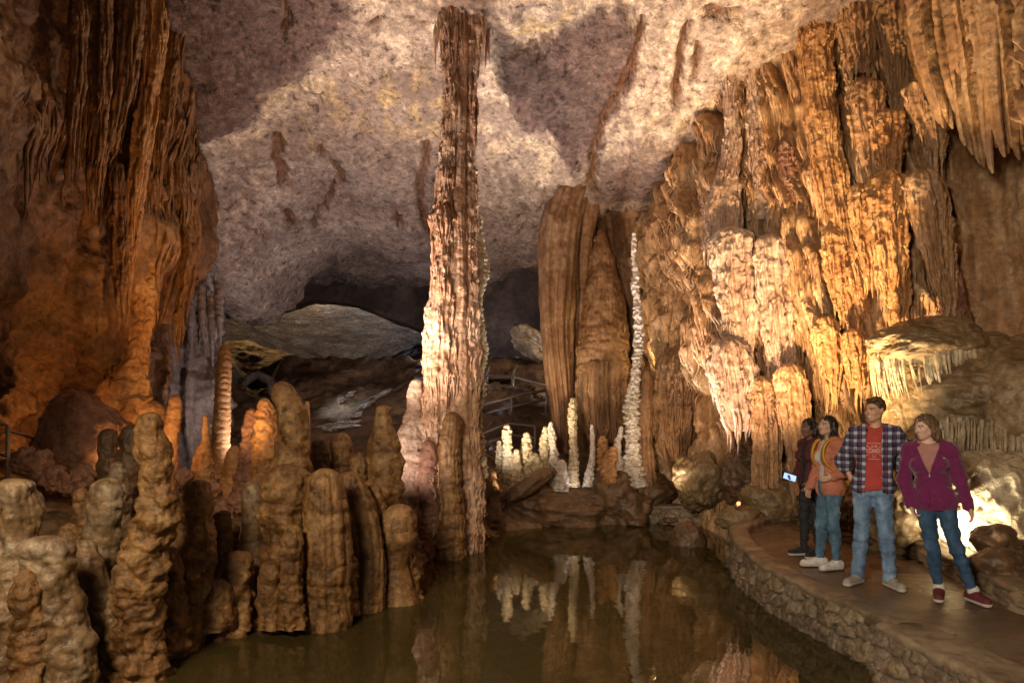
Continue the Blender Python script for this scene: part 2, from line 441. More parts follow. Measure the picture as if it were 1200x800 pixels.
M['white'] = rock_mat('white_calcite', ((0.42, 0.33, 0.27), (0.60, 0.53, 0.48), (0.76, 0.72, 0.69)), var=3, streak=0.3, fine=20, bump=0.02, bsc=22, rough=(0.35, 0.6), scal=0.2, scs=18)
M['orange'] = rock_mat('orange_flowstone', ((0.32, 0.14, 0.05), (0.52, 0.27, 0.11), (0.68, 0.42, 0.20)), var=2, streak=0.3, fine=14, bump=0.025, bsc=14, rough=(0.4, 0.65), scal=0.3, scs=10)
M['redrock'] = rock_mat('reddish_rock', ((0.20, 0.09, 0.055), (0.34, 0.17, 0.11), (0.50, 0.31, 0.22)), var=2, streak=0.2, fine=14, bump=0.03, bsc=12, rough=(0.4, 0.7), scal=0.3, scs=9)
M['mud'] = rock_mat('wet_brown_rock', ((0.07, 0.04, 0.02), (0.14, 0.08, 0.04), (0.22, 0.135, 0.07)), var=1.4, streak=0.1, fine=9, bump=0.035, bsc=8, rough=(0.25, 0.6), coat=0.1, scal=0.2, scs=6)
M['lavender'] = rock_mat('lavender_wall', ((0.14, 0.10, 0.085), (0.24, 0.18, 0.155), (0.38, 0.31, 0.28)), var=1.2, streak=0.6, sz=0.12, fine=12, bump=0.04, bsc=9, rough=(0.45, 0.7), scal=0.2, scs=7)
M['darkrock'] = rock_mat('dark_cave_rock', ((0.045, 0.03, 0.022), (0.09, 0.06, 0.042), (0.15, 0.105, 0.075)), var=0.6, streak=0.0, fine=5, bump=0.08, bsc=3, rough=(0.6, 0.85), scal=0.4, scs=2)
M['capgrey'] = rock_mat('grey_brown_capstone', ((0.13, 0.085, 0.04), (0.24, 0.165, 0.085), (0.38, 0.28, 0.16)), var=1.3, streak=0.0, fine=11, bump=0.03, bsc=8, rough=(0.3, 0.55), coat=0.15, scal=0.5, scs=8, scalz=1.3)
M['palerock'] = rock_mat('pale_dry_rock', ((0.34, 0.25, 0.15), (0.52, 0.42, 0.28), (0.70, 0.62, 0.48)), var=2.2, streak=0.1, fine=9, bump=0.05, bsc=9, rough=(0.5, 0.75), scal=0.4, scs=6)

def sdist_poly(px, py, poly):
    """signed distance (negative inside) of points to polygon"""
    poly = np.asarray(poly, float); n = len(poly)
    d = np.full(px.shape, 1e9); ins = np.zeros(px.shape, bool)
    for i in range(n):
        x1, y1 = poly[i]; x2, y2 = poly[(i+1) % n]
        ex, ey = x2-x1, y2-y1
        t = np.clip(((px-x1)*ex+(py-y1)*ey)/(ex*ex+ey*ey+1e-9), 0, 1)
        d = np.minimum(d, np.hypot(px-x1-t*ex, py-y1-t*ey))
        c = ((y1 > py) != (y2 > py)) & (px < (x2-x1)*(py-y1)/(y2-y1+1e-12)+x1)
        ins ^= c
    return np.where(ins, -d, d)
def dist_line(px, py, pts):
    d = np.full(px.shape, 1e9)
    for (x1, y1), (x2, y2) in zip(pts[:-1], pts[1:]):
        ex, ey = x2-x1, y2-y1
        t = np.clip(((px-x1)*ex+(py-y1)*ey)/(ex*ex+ey*ey+1e-9), 0, 1)
        d = np.minimum(d, np.hypot(px-x1-t*ex, py-y1-t*ey))
    return d

# ------------------------------------------------------------------ ceiling
lip = [(-150, 470), (60, 420), (180, 372), (225, 335), (258, 358), (292, 366), (328, 336), (368, 300), (420, 286), (470, 291), (530, 288), (600, 292), (660, 300), (740, 300), (820, 300), (920, 290), (1060, 260), (1250, 220)]
def crow(Y, zf, pxs=None):
    return None
rows = []
lipX = np.array([W(x, y, 17.0) for x, y in lip])
drop = lipX[:, 2]
for Y, zz in ((-3, 9.6), (1, 9.7), (5, 9.4), (7.5, 8.95), (9.5, 8.33), (11, 7.9), (12.5, 7.45), (14, 7.0), (15.5, 6.5)):
    r = []
    for k, (x, y) in enumerate(lip):
        X = (x-600)*17/F*(1.0 if Y > 9 else 1.0)
        w = sst(9.0, 17.0, Y)
        z = zz*(1-w)+w*(drop[k]+(zz-6.1)*0.9) if Y > 9 else zz
        r.append((X*(0.62+0.38*sst(4, 17, Y)), Y, z))
    rows.append(r)
rows.append([tuple(q) for q in lipX])
rows.append([(q[0], 17.7, q[2]+0.12) for q in lipX])
rows.append([(q[0]*1.1, 19.5, max(q[2]+0.5, 6.3) if q[0] > -5.2 else q[2]+0.2) for q in lipX])
rows.append([(q[0]*1.4, 24, 6.9) for q in lipX])
rows.append([(q[0]*2.0, 34, 7.9) for q in lipX])
rows.append([(q[0]*2.6, 44, 8.2) for q in lipX])
rows.append([(q[0]*3.0, 52, 4.5) for q in lipX])
rows.append([(q[0]*3.0, 53, -1) for q in lipX])
gc = loft(rows, 620, 560, world=True)
N_ = normals(gc)
p = gc.reshape(-1, 3); n = N_.reshape(-1, 3)
px, py = topx(np.where(p[:, 1:2] > 2, p, [0, 2, 0]))
wx = px+18*pn(P3(p[:, 0]*1.2, p[:, 1]*1.2), 3)+11*pn(p*3, 4)+7*pn(p*8, 5)+4*pn(p*17, 55); wy = py+15*pn(P3(p[:, 0]*1.2, p[:, 1]*1.2), 6)+10*pn(p*3, 7)+7*pn(p*8, 8)+4*pn(p*17, 88)
vis = (p[:, 1] > 8) & (p[:, 1] < 17.6)
def pm(poly, soft=12): return (1-sst(-soft*0.5, soft*0.5, sdist_poly(wx, wy, poly)))*vis
plum = np.maximum.reduce([
    pm([(190, -60), (405, -60), (395, 60), (350, 90), (305, 115), (235, 165), (190, 178)]),
    pm([(405, 10), (455, 30), (400, 70), (385, 55)], 20)*0.6,
    pm([(655, 40), (700, 15), (745, 20), (752, 80), (720, 125), (700, 170), (690, 200), (668, 190), (640, 150), (600, 120), (575, 75), (600, 55)]),
    pm([(340, 165), (430, 160), (480, 150), (520, 175), (480, 250), (400, 260), (330, 240)], 40)*0.45,
    pm([(200, 240), (420, 270), (500, 230), (640, 250), (640, 300), (400, 300), (250, 330)], 50)*0.35,
    pm([(700, 190), (770, 170), (840, 150), (850, 215), (780, 235), (690, 240)], 14)*0.8])
ochre = np.maximum.reduce([
    pm([(430, 90), (490, 85), (520, 110), (512, 150), (440, 150)], 22)*0.7, pm([(585, 38), (640, 22), (675, 5), (660, 25), (610, 45)], 8)*0.9,
    pm([(310, 100), (410, 95), (440, 150), (360, 170), (300, 160)], 22)*0.45, pm([(760, 140), (820, 110), (830, 160), (780, 200)], 25)*0.4,
    pm([(560, 140), (640, 160), (650, 200), (570, 190)], 25)*0.4])
mott = sst(-0.15, 0.35, fbm(p*[3.2, 2.2, 3.2], 4, 15)); mott2 = sst(-0.25, 0.25, fbm(p*[5, 3.4, 5], 3, 16))
pale = np.maximum.reduce([
    pm([(400, -40), (530, -40), (525, 80), (440, 78), (380, 112), (300, 168), (200, 205), (192, 185), (240, 168), (310, 120), (355, 95), (400, 60)], 20)*(0.35+0.65*mott),
    pm([(562, 20), (590, 80), (600, 122), (640, 155), (668, 195), (690, 215), (670, 250), (620, 215), (570, 165), (556, 100)], 16)*(0.3+0.7*mott),
    pm([(575, -40), (960, -40), (930, 50), (860, 105), (790, 175), (716, 215), (704, 175), (724, 128), (754, 80), (746, 18), (700, 12), (655, 38), (600, 50)], 16)*(0.3+0.7*mott2),
    pm([(560, 190), (650, 200), (655, 290), (560, 285)], 40)*0.35*mott2, pm([(230, 200), (500, 150), (500, 280), (380, 300), (250, 340)], 50)*0.42*mott2])
pale = np.clip(pale, 0, 1)
lx = px+5*pn(p*2.5, 4)+2.5*pn(p*9, 5); ly = py+4*pn(p*2.5, 7)+2*pn(p*9, 8)
def ln(pts, wd): return np.exp(-(dist_line(lx, ly, pts)/(wd*0.75))**2)*vis
crack = np.maximum.reduce([
    ln([(325, 160), (322, 180), (332, 200), (333, 215)], 6), ln([(370, 165), (395, 190), (402, 200), (385, 230), (368, 258)], 3.2), ln([(500, 170), (492, 215), (494, 250), (505, 275)], 5),
    ln([(756, 28), (748, 60), (735, 85), (710, 130), (696, 170), (692, 215)], 5.5), ln([(805, 28), (800, 60), (795, 95), (790, 115)], 6), ln([(820, 50), (812, 95)], 4)*0.8,
    ln([(335, 0), (338, 20), (333, 42)], 4), ln([(330, 243), (350, 262)], 3), ln([(468, 20), (488, 28), (500, 30)], 3), ln([(830, 12), (870, 15)], 6), ln([(465, 240), (472, 262)], 2.5),
    ln([(290, 265), (310, 275)], 2.5)*0.7, ln([(430, 25), (445, 27)], 3)])
ridgel = ln([(190, 182), (235, 165), (305, 118), (350, 95)], 10)
D = 0.16*fbm(p*0.55, 3, 11)+0.075*fbm(p*[2.2, 1.6, 2.2], 4, 12)+0.06*ridge(p*5.5, 3, 13)+0.025*ridge(p*13, 2, 14)
D = D*np.where(p[:, 1] < 17.6, 1.0, np.where(p[:, 1] < 27, 1.6, 0.9))-0.25*crack+0.0*ridgel+0.12*plum
V = p-np.sign(n[:, 2:3])*n*(-D[:, None])*1.0 if False else p+np.array([0, 0, 1.0])*0+n*np.where(n[:, 2:3] > 0, -1, 1)*D[:, None]
rust = np.clip(crack*1.6, 0, 1)*0.95
o = mesh_obj('cave_ceiling', V, grid_faces(620, 560), M['ceiling'], attrs={'pale': pale, 'plum': plum*(0.75+0.25*mott2), 'ochre': ochre*mott*0.8, 'rust': rust}); tag(o, kind='structure')

# ------------------------------------------------------------------ pool shore and cave floor
shore = [G(x, y)[:2] for x, y in ((60, 830), (150, 797), (190, 770), (235, 748), (285, 738), (330, 728), (370, 718), (400, 706), (440, 692), (470, 688), (492, 668), (510, 650), (545, 642), (585, 622), (640, 617), (700, 613), (760, 610), (800, 612), (850, 612), (880, 620))]
shore += [(3.6, 9.0), (3.4, 6), (3.4, 3), (3.4, -4), (-2.4, -4), (-2.6, 3)]
shore = np.array(shore)
def floor_z(X, Y, lumps=True):
    sd = sdist_poly(X, Y, shore)
    wob = 0.10*pn(P3(X*2.1, Y*2.1), 21)+0.05*pn(P3(X*6, Y*6), 22)
    d = sd+wob
    z = -0.5*sst(0.02, -0.9, d) + 0.10*sst(-0.02, 0.10, d)
    left = (1-sst(-1.6, 0.2, X))*(1-sst(10.5, 13, Y))
    z = z+(sst(0.0, 0.7, d)*0.30+sst(0.3, 1.6, d)*0.15)*left+sst(0.05, 1.6, d)*0.22*(1-left)
    z = z+sst(0.6, 4.0, d)*0.35*left
    # back hill
    hx = np.where(X < -1, -6.5, 0)
    hill = 0.42*np.clip(Y-14.2, 0, None)
    hill = np.where(Y > 22, 0.42*7.8+0.13*(Y-22), hill)
    cx = 600+X*F/np.maximum(Y, 1)
    crest = np.interp(cx, [200, 290, 335, 380, 430, 460, 490, 560, 700], [420, 410, 426, 436, 438, 426, 412, 404, 400])
    zc = ZC+(HZ-crest)*33/F
    h33 = np.minimum(hill, zc+0.0)
    hill = np.where(Y < 31, hill, 0)
    k = sst(26, 33, Y)
    hill = np.where(Y < 33, (0.42*np.clip(np.minimum(Y, 22)-14.2, 0, None)+0.06*np.clip(Y-22, 0, None))*(1-k)+zc*k, zc-0.55*(Y-33))
    hollow = np.exp(-((cx-302)/24)**4)*np.exp(-((Y-24)/4.0)**4)*1.2
    z = z+hill-hollow
    if lumps:
        m = sst(0.0, 0.5, d)
        z = z+m*(0.14*fbm(P3(X*1.1, Y*1.1), 3, 23)+0.07*ridge(P3(X*2.9, Y*2.9), 3, 24)*1.0)+ (1-m)*0.03*fbm(P3(X*2, Y*2), 3, 25)
        z = z+m*sst(14, 20, Y)*(0.35-0.27*sst(24, 31, Y))*ridge(P3(X*0.55, Y*0.45), 4, 26)
    return z
yy = np.concatenate([np.linspace(-4, 2.5, 20), np.linspace(2.6, 16, 420), np.linspace(16.05, 36, 230), np.linspace(36.5, 53, 20)])
xx = np.linspace(-1, 1, 460); xx = np.sign(xx)*np.abs(xx)**1.25
XX = np.outer(0.5*yy.clip(6, 60)+5.5, xx); YY = np.repeat(yy[:, None], 460, 1)
Z = floor_z(XX.ravel(), YY.ravel())
sd = sdist_poly(XX.ravel(), YY.ravel(), shore)
pale = sst(0.15, -0.05, sd)*(1-sst(-0.22, -0.1, -np.abs(sd)))*0
t = NT('cave_floor_rock')
M['floor'] = rock_mat('cave_floor_rock', ((0.10, 0.06, 0.032), (0.20, 0.125, 0.07), (0.33, 0.22, 0.13)), var=0.9, streak=0.0, fine=6, bump=0.06, bsc=6, rough=(0.3, 0.65), coat=0.08, scal=0.35, scs=4)
o = mesh_obj('cave_floor', np.stack([XX.ravel(), YY.ravel(), Z], -1), grid_faces(len(yy), 460), M['floor']); tag(o, kind='structure')

# pool bottom silt blotches come from the floor rock; water surface
t = NT('pool_water'); tc = t.n('ShaderNodeTexCoord').outputs['Object']
fr = t.n('ShaderNodeFresnel', IOR=1.36)
gl = t.n('ShaderNodeBsdfGlossy', Roughness=0.015, Color=(0.95, 0.92, 0.86, 1))
tr = t.n('ShaderNodeBsdfTransparent', Color=(0.62, 0.60, 0.40, 1))
bn = t.n('ShaderNodeTexNoise', Scale=2.3, Detail=2.5, Roughness=0.5); t.l(t.vmap(tc, (1.6, 1.0, 1)), bn.inputs['Vector'])
bp = t.n('ShaderNodeBump', Strength=1.0, Distance=0.0022); t.l(bn.outputs['Fac'], bp.inputs['Height'])
bn2 = t.n('ShaderNodeTexNoise', Scale=9, Detail=2); t.l(t.vmap(tc, (1.2, 1.0, 1)), bn2.inputs['Vector'])
bp2 = t.n('ShaderNodeBump', Strength=1.0, Distance=0.00045); t.l(bn2.outputs['Fac'], bp2.inputs['Height']); t.l(bp.outputs[0], bp2.inputs['Normal'])
t.l(bp2.outputs[0], fr.inputs['Normal']); t.l(bp2.outputs[0], gl.inputs['Normal'])
mx = t.n('ShaderNodeMixShader'); t.l(fr.outputs[0], mx.inputs[0]); t.l(tr.outputs[0], mx.inputs[1]); t.l(gl.outputs[0], mx.inputs[2])
df = t.n('ShaderNodeBsdfDiffuse', Color=(0.20, 0.155, 0.058, 1)); ad = t.n('ShaderNodeMixShader'); ad.inputs[0].default_value = 0.28
t.l(tr.outputs[0], ad.inputs[1]); t.l(df.outputs[0], ad.inputs[2]); t.l(ad.outputs[0], mx.inputs[1])
oo = t.n('ShaderNodeOutputMaterial'); t.l(mx.outputs[0], oo.inputs[0]); M['water'] = t.m
wv = np.array([(-6, -4, 0), (3.55, -4, 0), (3.55, 14.2, 0), (-6, 14.2, 0)], float)
o = mesh_obj('pool_water', wv, [[0, 1, 2, 3]], M['water']); tag(o, kind='structure')

# ------------------------------------------------------------------ left wall
def wall(name, keyrows, nr, nc, mat, dfun, extra=None, structure=True, strands=0, sr=0.02, sl=0.35, cand=None, **kw):
    g = loft(keyrows, nr, nc)
    N = normals(g)
    s = np.zeros(g.shape[:2]); s[:, 1:] = np.cumsum(np.linalg.norm(np.diff(g[nr//2], axis=0), axis=1))[None, :]
    p = g.reshape(-1, 3)
    n = N.reshape(-1, 3)
    # normals towards the camera
    tc_ = np.array([0, 0, 2.0])-p; sg = np.sign((n*tc_).sum(1)); sgm = np.sign(np.sum(sg)) or 1
    n = n*sgm
    D = dfun(p, s.ravel(), p[:, 2])
    V = p+n*D[:, None]
    FF = grid_faces(nr, nc)
    if strands:
        Gd = V.reshape(nr, nc, 3); cd = cand(*topx(Gd)) if cand else None
        V, FF = add_strands(Gd, V, FF, strands, sr, sl, 3, D.reshape(nr, nc), cand=cd)
    o = mesh_obj(name, V, FF, mat, **kw)
    if structure: tag(o, kind='structure')
    return o
def dLeft(p, s, z):
    x, y = topx(p)
    m = np.exp(-((x-160-0.12*(y-100))/50)**2)*(1-sst(260, 380, y))    # fluted band near the edge
    m2 = np.exp(-((x-110)/60)**2)*(1-sst(120, 220, y))
    m = np.clip(m+0.7*m2, 0, 1)
    d = 0.40*fbm(p*0.5, 3, 31)+0.18*fbm(p*[1.8, 1.8, 0.8], 4, 32)+0.16*ridge(p*[3.2, 3.2, 1.2], 4, 33)+0.05*ridge(p*[9, 9, 5], 2, 36)
    dr = drape(s+0.16*z, z, 0.55, 2.2, 34, fl=0.13, flamp=0.22)
    return d*(1-0.6*m)+m*(0.45*dr)+0.10*sst(380, 430, y)*fbm(p*3.5, 3, 35)
kr = []
for py_, edge, yc, pull in ((-420, 225, 10.5, 0), (-120, 218, 10.8, 0), (40, 214, 11.2, 0), (130, 212, 11.4, 0), (185, 198, 11.4, 0), (230, 216, 11.8, 0), (290, 230, 12.1, 0), (340, 216, 12.2, .2), (400, 198, 12.3, .8), (450, 182, 12.4, 1.6), (500, 175, 12.5, 2.0), (560, 168, 12.6, 2.0), (640, 160, 12.6, 2.0)):
    kr.append([(-900, py_ if py_ < 400 else py_, 2.2), (-300, py_, 4.5+pull*0.5), (-60, py_, 6.6+pull), (20, py_, 8.2+pull), (80, py_, 9.4+pull), (130, py_, 10.1+pull*0.6), (edge-30, py_, yc-0.5), (edge-6, py_, yc+0.1), (edge, py_, yc+0.9), (edge-14, py_, yc+3.0), (edge-60, py_, yc+7.0)])
wall('cave_wall_left', kr, 430, 520, M['wallL'], dLeft, strands=1900, sr=0.026, sl=0.9, cand=lambda x, y: ((x > 30) & (x < 235) & (y > -60) & (y < 420))*np.clip((x+20)/160, 0.1, 1))

# back-left lavender wall
def dBL(p, s, z):
    return 0.25*drape(s, z, 0.45, 1.1, 41, fl=0.1, flamp=0.25)+0.28*fbm(p*0.9, 4, 42)+0.06*ridge(p*4, 3, 43)
kr = []
for py_, e in ((300, 262), (340, 262), (400, 258), (440, 268), (500, 268), (560, 262), (640, 262)):
    kr.append([(60, py_, 16), (150, py_, 14.6), (190, py_, 14.2), (225, py_, 14.3), (e-8, py_, 14.6), (e, py_, 15.6), (e-4, py_, 19), (e-20, py_, 26)])
wall('cave_wall_back_left', kr, 220, 260, M['lavender'], dBL)

# dark wall of the far passage, its lower edge arches over the lit chamber
def dPass(p, s, z):
    return 0.22*fbm(p*0.35, 4, 51)+0.07*ridge(p*1.1, 4, 52)
kr = []
low = [(120, 375), (250, 372), (330, 362), (372, 354), (410, 358), (450, 370), (485, 386), (510, 402), (560, 560), (620, 560), (700, 560), (820, 560), (1000, 560)]
hang = [26, 26, 26, 26, 26, 26, 26, 25.5, 24.6, 23.5, 22, 19.5, 17]
for k in (0, 0.3, 0.6, 0.85, 1.0):
    kr.append([(x, 250+(y-250)*k, h) for (x, y), h in zip(low, hang)])
kr.append([(x, y-3, h+1.4) for (x, y), h in zip(low, hang)])
kr.append([(x, y-22, h+5) for (x, y), h in zip(low, hang)])
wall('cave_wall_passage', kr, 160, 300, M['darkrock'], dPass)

# ------------------------------------------------------------------ right wall
def dRight(p, s, z):
    x, y = topx(p)
    sm = sst(1118, 1150, x-0.10*(y-200))*sst(60, 110, y-0.55*(x-1130))      # smooth recess on the far right
    up = 1-sst(330, 470, y)
    s = s+0.22*z+0.15*pn(p*[0.8, 0.8, 1.2], 67)
    d = 0.42*drape(s, z, 0.62, 1.9, 61, fl=0.085, flamp=0.3)+0.34*drape(s+3, z+1, 0.25, 0.85, 62, fl=0.07, flamp=0.5)
    d = d+0.3*fbm(p*0.6, 3, 63)+0.05*fbm(p*[5, 5, 3], 3, 64)
    d2 = 0.12*fbm(p*0.8, 4, 65)+0.05*fbm(p*4, 4, 66)-0.35
    return d*(1-sm)+d2*sm
kr = []
for py_, dz in ((-500, 1.0), (-150, .5), (0, 0.2), (120, 0), (240, 0), (340, 0), (430, 0), (500, .1), (560, .3), (640, 0.6)):
    tl = np.interp(py_, [-500, 0, 80, 180, 300, 640], [60, 60, 45, 10, 0, 0])
    kr.append([(700+tl, py_, 19), (745+tl, py_, 16.2), (775+tl, py_, 15.2+dz), (800+tl*.8, py_, 14.0+dz), (830+tl*.4, py_, 12.9+dz), (865, py_, 12.2+dz), (905, py_, 11.8+dz), (950, py_, 11.3+dz), (1000, py_, 10.9+dz), (1060, py_, 10.5+dz), (1110, py_, 10.3+dz), (1150, py_, 9.9+dz), (1220, py_, 8.8+dz), (1330, py_, 6.6), (1900, py_, 3.4)])
wall('cave_wall_right', kr, 620, 820, M['wallR'], dRight, strands=6500, sr=0.018, sl=0.6, cand=lambda x, y: ((x > 770) & (x < 1125) & (y > -60) & (y < 620))*1.0)
# ------------------------------------------------------------------ foreground stalagmites along the left shore
HG = 'stalagmites crowding the left shore'
def Yb(py, z=0.1): return (ZC-z)*F/(py-HZ)
# path points, waterline row of its foot, material, label, options
hedge = [
 ([(20, 560, 19), (16, 590, 25), (20, 625, 22), (16, 670, 30), (22, 720, 40), (12, 770, 52), (10, 830, 60)], 800, 'hedgegrey', 'knobbly stalagmite at the far left edge with a pale grey upper knob', {}),
 ([(54, 627, 24), (54, 645, 27), (58, 680, 26), (66, 720, 28), (72, 770, 36), (72, 830, 42)], 802, 'hedgegrey', 'squat stump with a flat pale grey top near the lower left corner', {'cap': 0.45}),
 ([(124, 560, 15), (123, 580, 20), (120, 610, 19), (118, 650, 20), (112, 690, 20), (108, 730, 24), (106, 775, 30)], 752, 'hedgegrey', 'thick smooth stalagmite with a rounded pale grey head left of the tallest one', {}),
 ([(138, 541, 7), (139, 560, 10), (139, 590, 12), (138, 630, 13), (136, 680, 17)], 700, 'hedgegrey', 'narrow pointed pale stalagmite peeking out behind the grey headed one', {}),
 ([(104, 632, 8), (106, 655, 14), (112, 690, 17), (116, 730, 22), (118, 770, 28)], 770, 'hedgegrey', 'bluish grey rounded lump leaning against the foot of the tallest stalagmite', {'lump': 0.2}),
 ([(85, 612, 9), (84, 640, 14), (88, 680, 18), (92, 740, 26)], 735, 'hedge', 'small brown stalagmite in the gap behind the flat topped stump', {}),
 ([(178, 482, 11), (176, 500, 15), (176, 528, 19), (178, 556, 18), (181, 580, 20), (180, 610, 26), (172, 640, 26), (170, 680, 27), (166, 720, 26), (164, 760, 28), (164, 800, 36)], 778, 'hedge', 'tallest foreground stalagmite, lumpy olive brown, standing before the orange lit column', {'band': 0.10, 'bT': 0.17, 'res': 0.012, 'lump': 0.27}),
 ([(232, 562, 12), (232, 578, 16), (230, 610, 19), (226, 650, 22), (220, 690, 22), (214, 725, 22), (212, 760, 26)], 742, 'hedge', 'blunt ochre brown stalagmite leaning right beside the tallest foreground one', {}),
 ([(296, 563, 10), (296, 580, 13), (296, 620, 13), (295, 650, 16), (294, 690, 22), (292, 720, 26)], 712, 'hedgegrey', 'slim stalagmite with a smooth pale grey upper half beside the brown shore cluster', {'lump': 0.06}),
 ([(278, 645, 12), (276, 665, 18), (272, 700, 22), (268, 735, 28)], 728, 'hedge', 'low rounded mound at the foot of the pale grey slim stalagmite', {}),
 ([(254, 676, 12), (252, 700, 20), (248, 735, 26)], 735, 'hedge', 'low knob with a pale chipped top on the shore rubble', {}),
 ([(315, 658, 10), (315, 675, 13), (314, 700, 13), (317, 735, 17)], 730, 'hedge', 'small finger shaped stalagmite touching the water by the shore cluster', {}),
 ([(343, 615, 9), (343, 635, 12), (343, 665, 12), (344, 700, 14), (345, 735, 17)], 732, 'hedge', 'knobbly waterside stalagmite standing in front of the large brown cluster', {'band': 0.08, 'bT': 0.1, 'res': 0.012}),
 ([(340, 543, 18), (338, 570, 28), (332, 600, 27), (334, 640, 25), (332, 690, 26)], 712, 'hedge', 'broad shouldered brown stalagmite carrying the twin topped one', {}),
 ([(330, 447, 8), (334, 462, 14), (344, 480, 17), (346, 505, 18), (344, 545, 21), (342, 600, 26), (340, 650, 28)], 690, 'hedge', 'tall twin topped brown stalagmite rising above the shore cluster', {'lump': 0.16}),
 ([(383, 548, 14), (382, 570, 22), (384, 610, 27), (386, 650, 28), (384, 690, 27), (384, 735, 30)], 722, 'hedge', 'wide ribbed stalagmite with vertical flutes at the waters edge', {'flute': 0.10, 'fw': 0.09, 'lump': 0.08}),
 ([(412, 552, 12), (416, 580, 20), (424, 620, 22), (428, 660, 22), (428, 715, 25)], 702, 'hedge', 'fluted stalagmite joined to the right side of the wide ribbed one', {'flute': 0.10, 'fw': 0.08, 'lump': 0.08}),
 ([(448, 475, 8), (449, 495, 10), (452, 515, 17), (452, 550, 20), (448, 590, 22), (446, 640, 24)], 672, 'hedge', 'forked brown stalagmite with a thumb like tip left of the great column', {}),
 ([(436, 567, 9), (438, 590, 13), (440, 620, 13), (444, 660, 17), (446, 705, 20)], 694, 'hedge', 'slender brown stalagmite between the ribbed one and the bulb headed one', {}),
 ([(467, 590, 14), (467, 610, 22), (468, 630, 22), (465, 655, 16), (466, 680, 18), (468, 705, 24)], 694, 'hedge', 'bulb headed stalagmite with a narrow waist standing in the water', {'lump': 0.07}),
 ([(400, 507, 9), (400, 522, 12), (400, 550, 13), (402, 600, 18)], 668, 'hedge', 'short blunt stub poking up between two clusters, dark against the far slope', {}),
 ([(373, 513, 7), (374, 530, 12), (374, 560, 14), (376, 610, 20)], 672, 'hedgegrey', 'small pale grey tipped knob right of the twin topped stalagmite', {}),
 ([(126, 502, 8), (126, 515, 10), (126, 545, 11), (128, 600, 14)], 676, 'mud', 'dark stubby stalagmite silhouetted against the orange lit column', {}),
 ([(152, 497, 8), (152, 512, 12), (150, 550, 13), (150, 610, 16)], 680, 'mud', 'dark round topped stalagmite half hidden behind the tallest foreground one', {}),
]
for k, (path, foot, mat, lab, op) in enumerate(hedge):
    Y = Yb(foot)
    kw = dict(lump=0.24, lf=0.85+0.5*(k % 3)/2, band=0.05+0.02*(k % 2), bT=0.13+0.03*(k % 4), res=0.013, cap=0.6, flat=0.9, wob=0.035, flute=0.035, fw=0.09); kw.update(op)
    path = [(a, b, r_*1.02) for a, b, r_ in path]
    tube('stalagmite', path, Y, M[mat], seed=k*3+1, label=lab, group=HG, **kw)

# shore rubble: rounded rocks at the foot of the stalagmites
rb = random.Random(5)
rub = [(205, 762, 30, 'broad wet rock with a pale waterline at the lower left shore'), (165, 790, 34, 'brown rock half under water below the tallest stalagmite'), (120, 795, 34, 'rounded brown rock at the bottom edge of the picture'),
       (262, 745, 24, 'wet shore rock below the low chipped knob'), (236, 716, 22, 'rock wedged behind the broad wet shore rock'), (300, 735, 17, 'little rock touching the finger shaped stalagmite'),
       (190, 735, 24, 'rock tucked against the right foot of the tallest stalagmite'), (45, 800, 44, 'large bulging brown rock in the lower left corner'), (275, 700, 20, 'rock behind the low rounded mound')]
for k, (x, y, r, lab) in enumerate(rub):
    Y = Yb(y, 0.02); c = W(x, y, Y+0.1); rr = r*Y/F
    boulder('shore_rock', c, (rr*1.15, rr*0.9, rr*0.85), M['hedge'], seed=50+k, label=lab, group='rocks along the left shore', amp=0.28, res=0.02, rot=rb.random()*3)

# ------------------------------------------------------------------ the great column
col = empty('great_column', tuple(G(540, 640, 0)))
tag(col, 'tall slender stone column reaching from the pool to the cave roof', 'column')
tube('shaft', [(524, -30, 13), (527, 10, 14), (528, 50, 11), (530, 90, 10), (530, 131, 11), (524, 187, 10), (521, 230, 12), (520, 262, 15), (521, 310, 14), (519, 350, 17), (517, 405, 20), (517, 450, 22), (517, 500, 25), (514, 560, 30), (512, 620, 34), (510, 665, 38)], 10.3, M['column'], seed=71,
     res=0.014, lump=0.2, lf=1.0, band=0.03, bT=0.2, flute=0.12, fw=0.07, tier=0.12, tT=1.6, parent=col, top_open=True, flat=0.9, strands=520, sr=0.018, sl=0.35)
tube('shaft', [(560, -30, 13), (556, 20, 13), (551, 75, 10), (549, 131, 10), (549, 187, 9), (549, 244, 10), (548, 300, 11), (549, 345, 12), (547, 400, 15), (548, 450, 14), (546, 520, 16), (546, 580, 20), (546, 650, 22)], 10.42, M['column'], seed=74,
     res=0.014, lump=0.22, lf=0.9, band=0.06, bT=0.13, flute=0.1, fw=0.06, tier=0.12, tT=0.9, parent=col, top_open=True, strands=360, sr=0.018, sl=0.3)
tube('shaft', [(540, 0, 8), (540, 60, 9), (540, 130, 8), (537, 200, 9), (536, 330, 13), (536, 440, 17), (536, 560, 20)], 10.32, M['column'], seed=76, res=0.014, lump=0.12, flute=0.1, parent=col, top_open=True)
tube('rim_growth', [(560, 250, 4), (563, 290, 5), (566, 320, 7), (561, 350, 4), (562, 385, 6), (564, 410, 7), (561, 440, 6), (563, 455, 7), (560, 480, 5), (560, 520, 7), (562, 560, 9)], 10.6, M['cream'], seed=77, res=0.012, lump=0.5, lf=0.7, band=0.25, bT=0.09, parent=col)
it = []
rr = random.Random(3)
for k in range(26):
    a = rr.random()
    p = W(508+rr.random()*70, 22+rr.random()*16, 10.3+rr.uniform(-.2, .35)); it.append((p[0], p[1], p[2]+0.1, 0.02+0.02*rr.random(), 0.25+0.5*rr.random()))
spikes('fringe', it, M['column'], parent=col, seed=3)

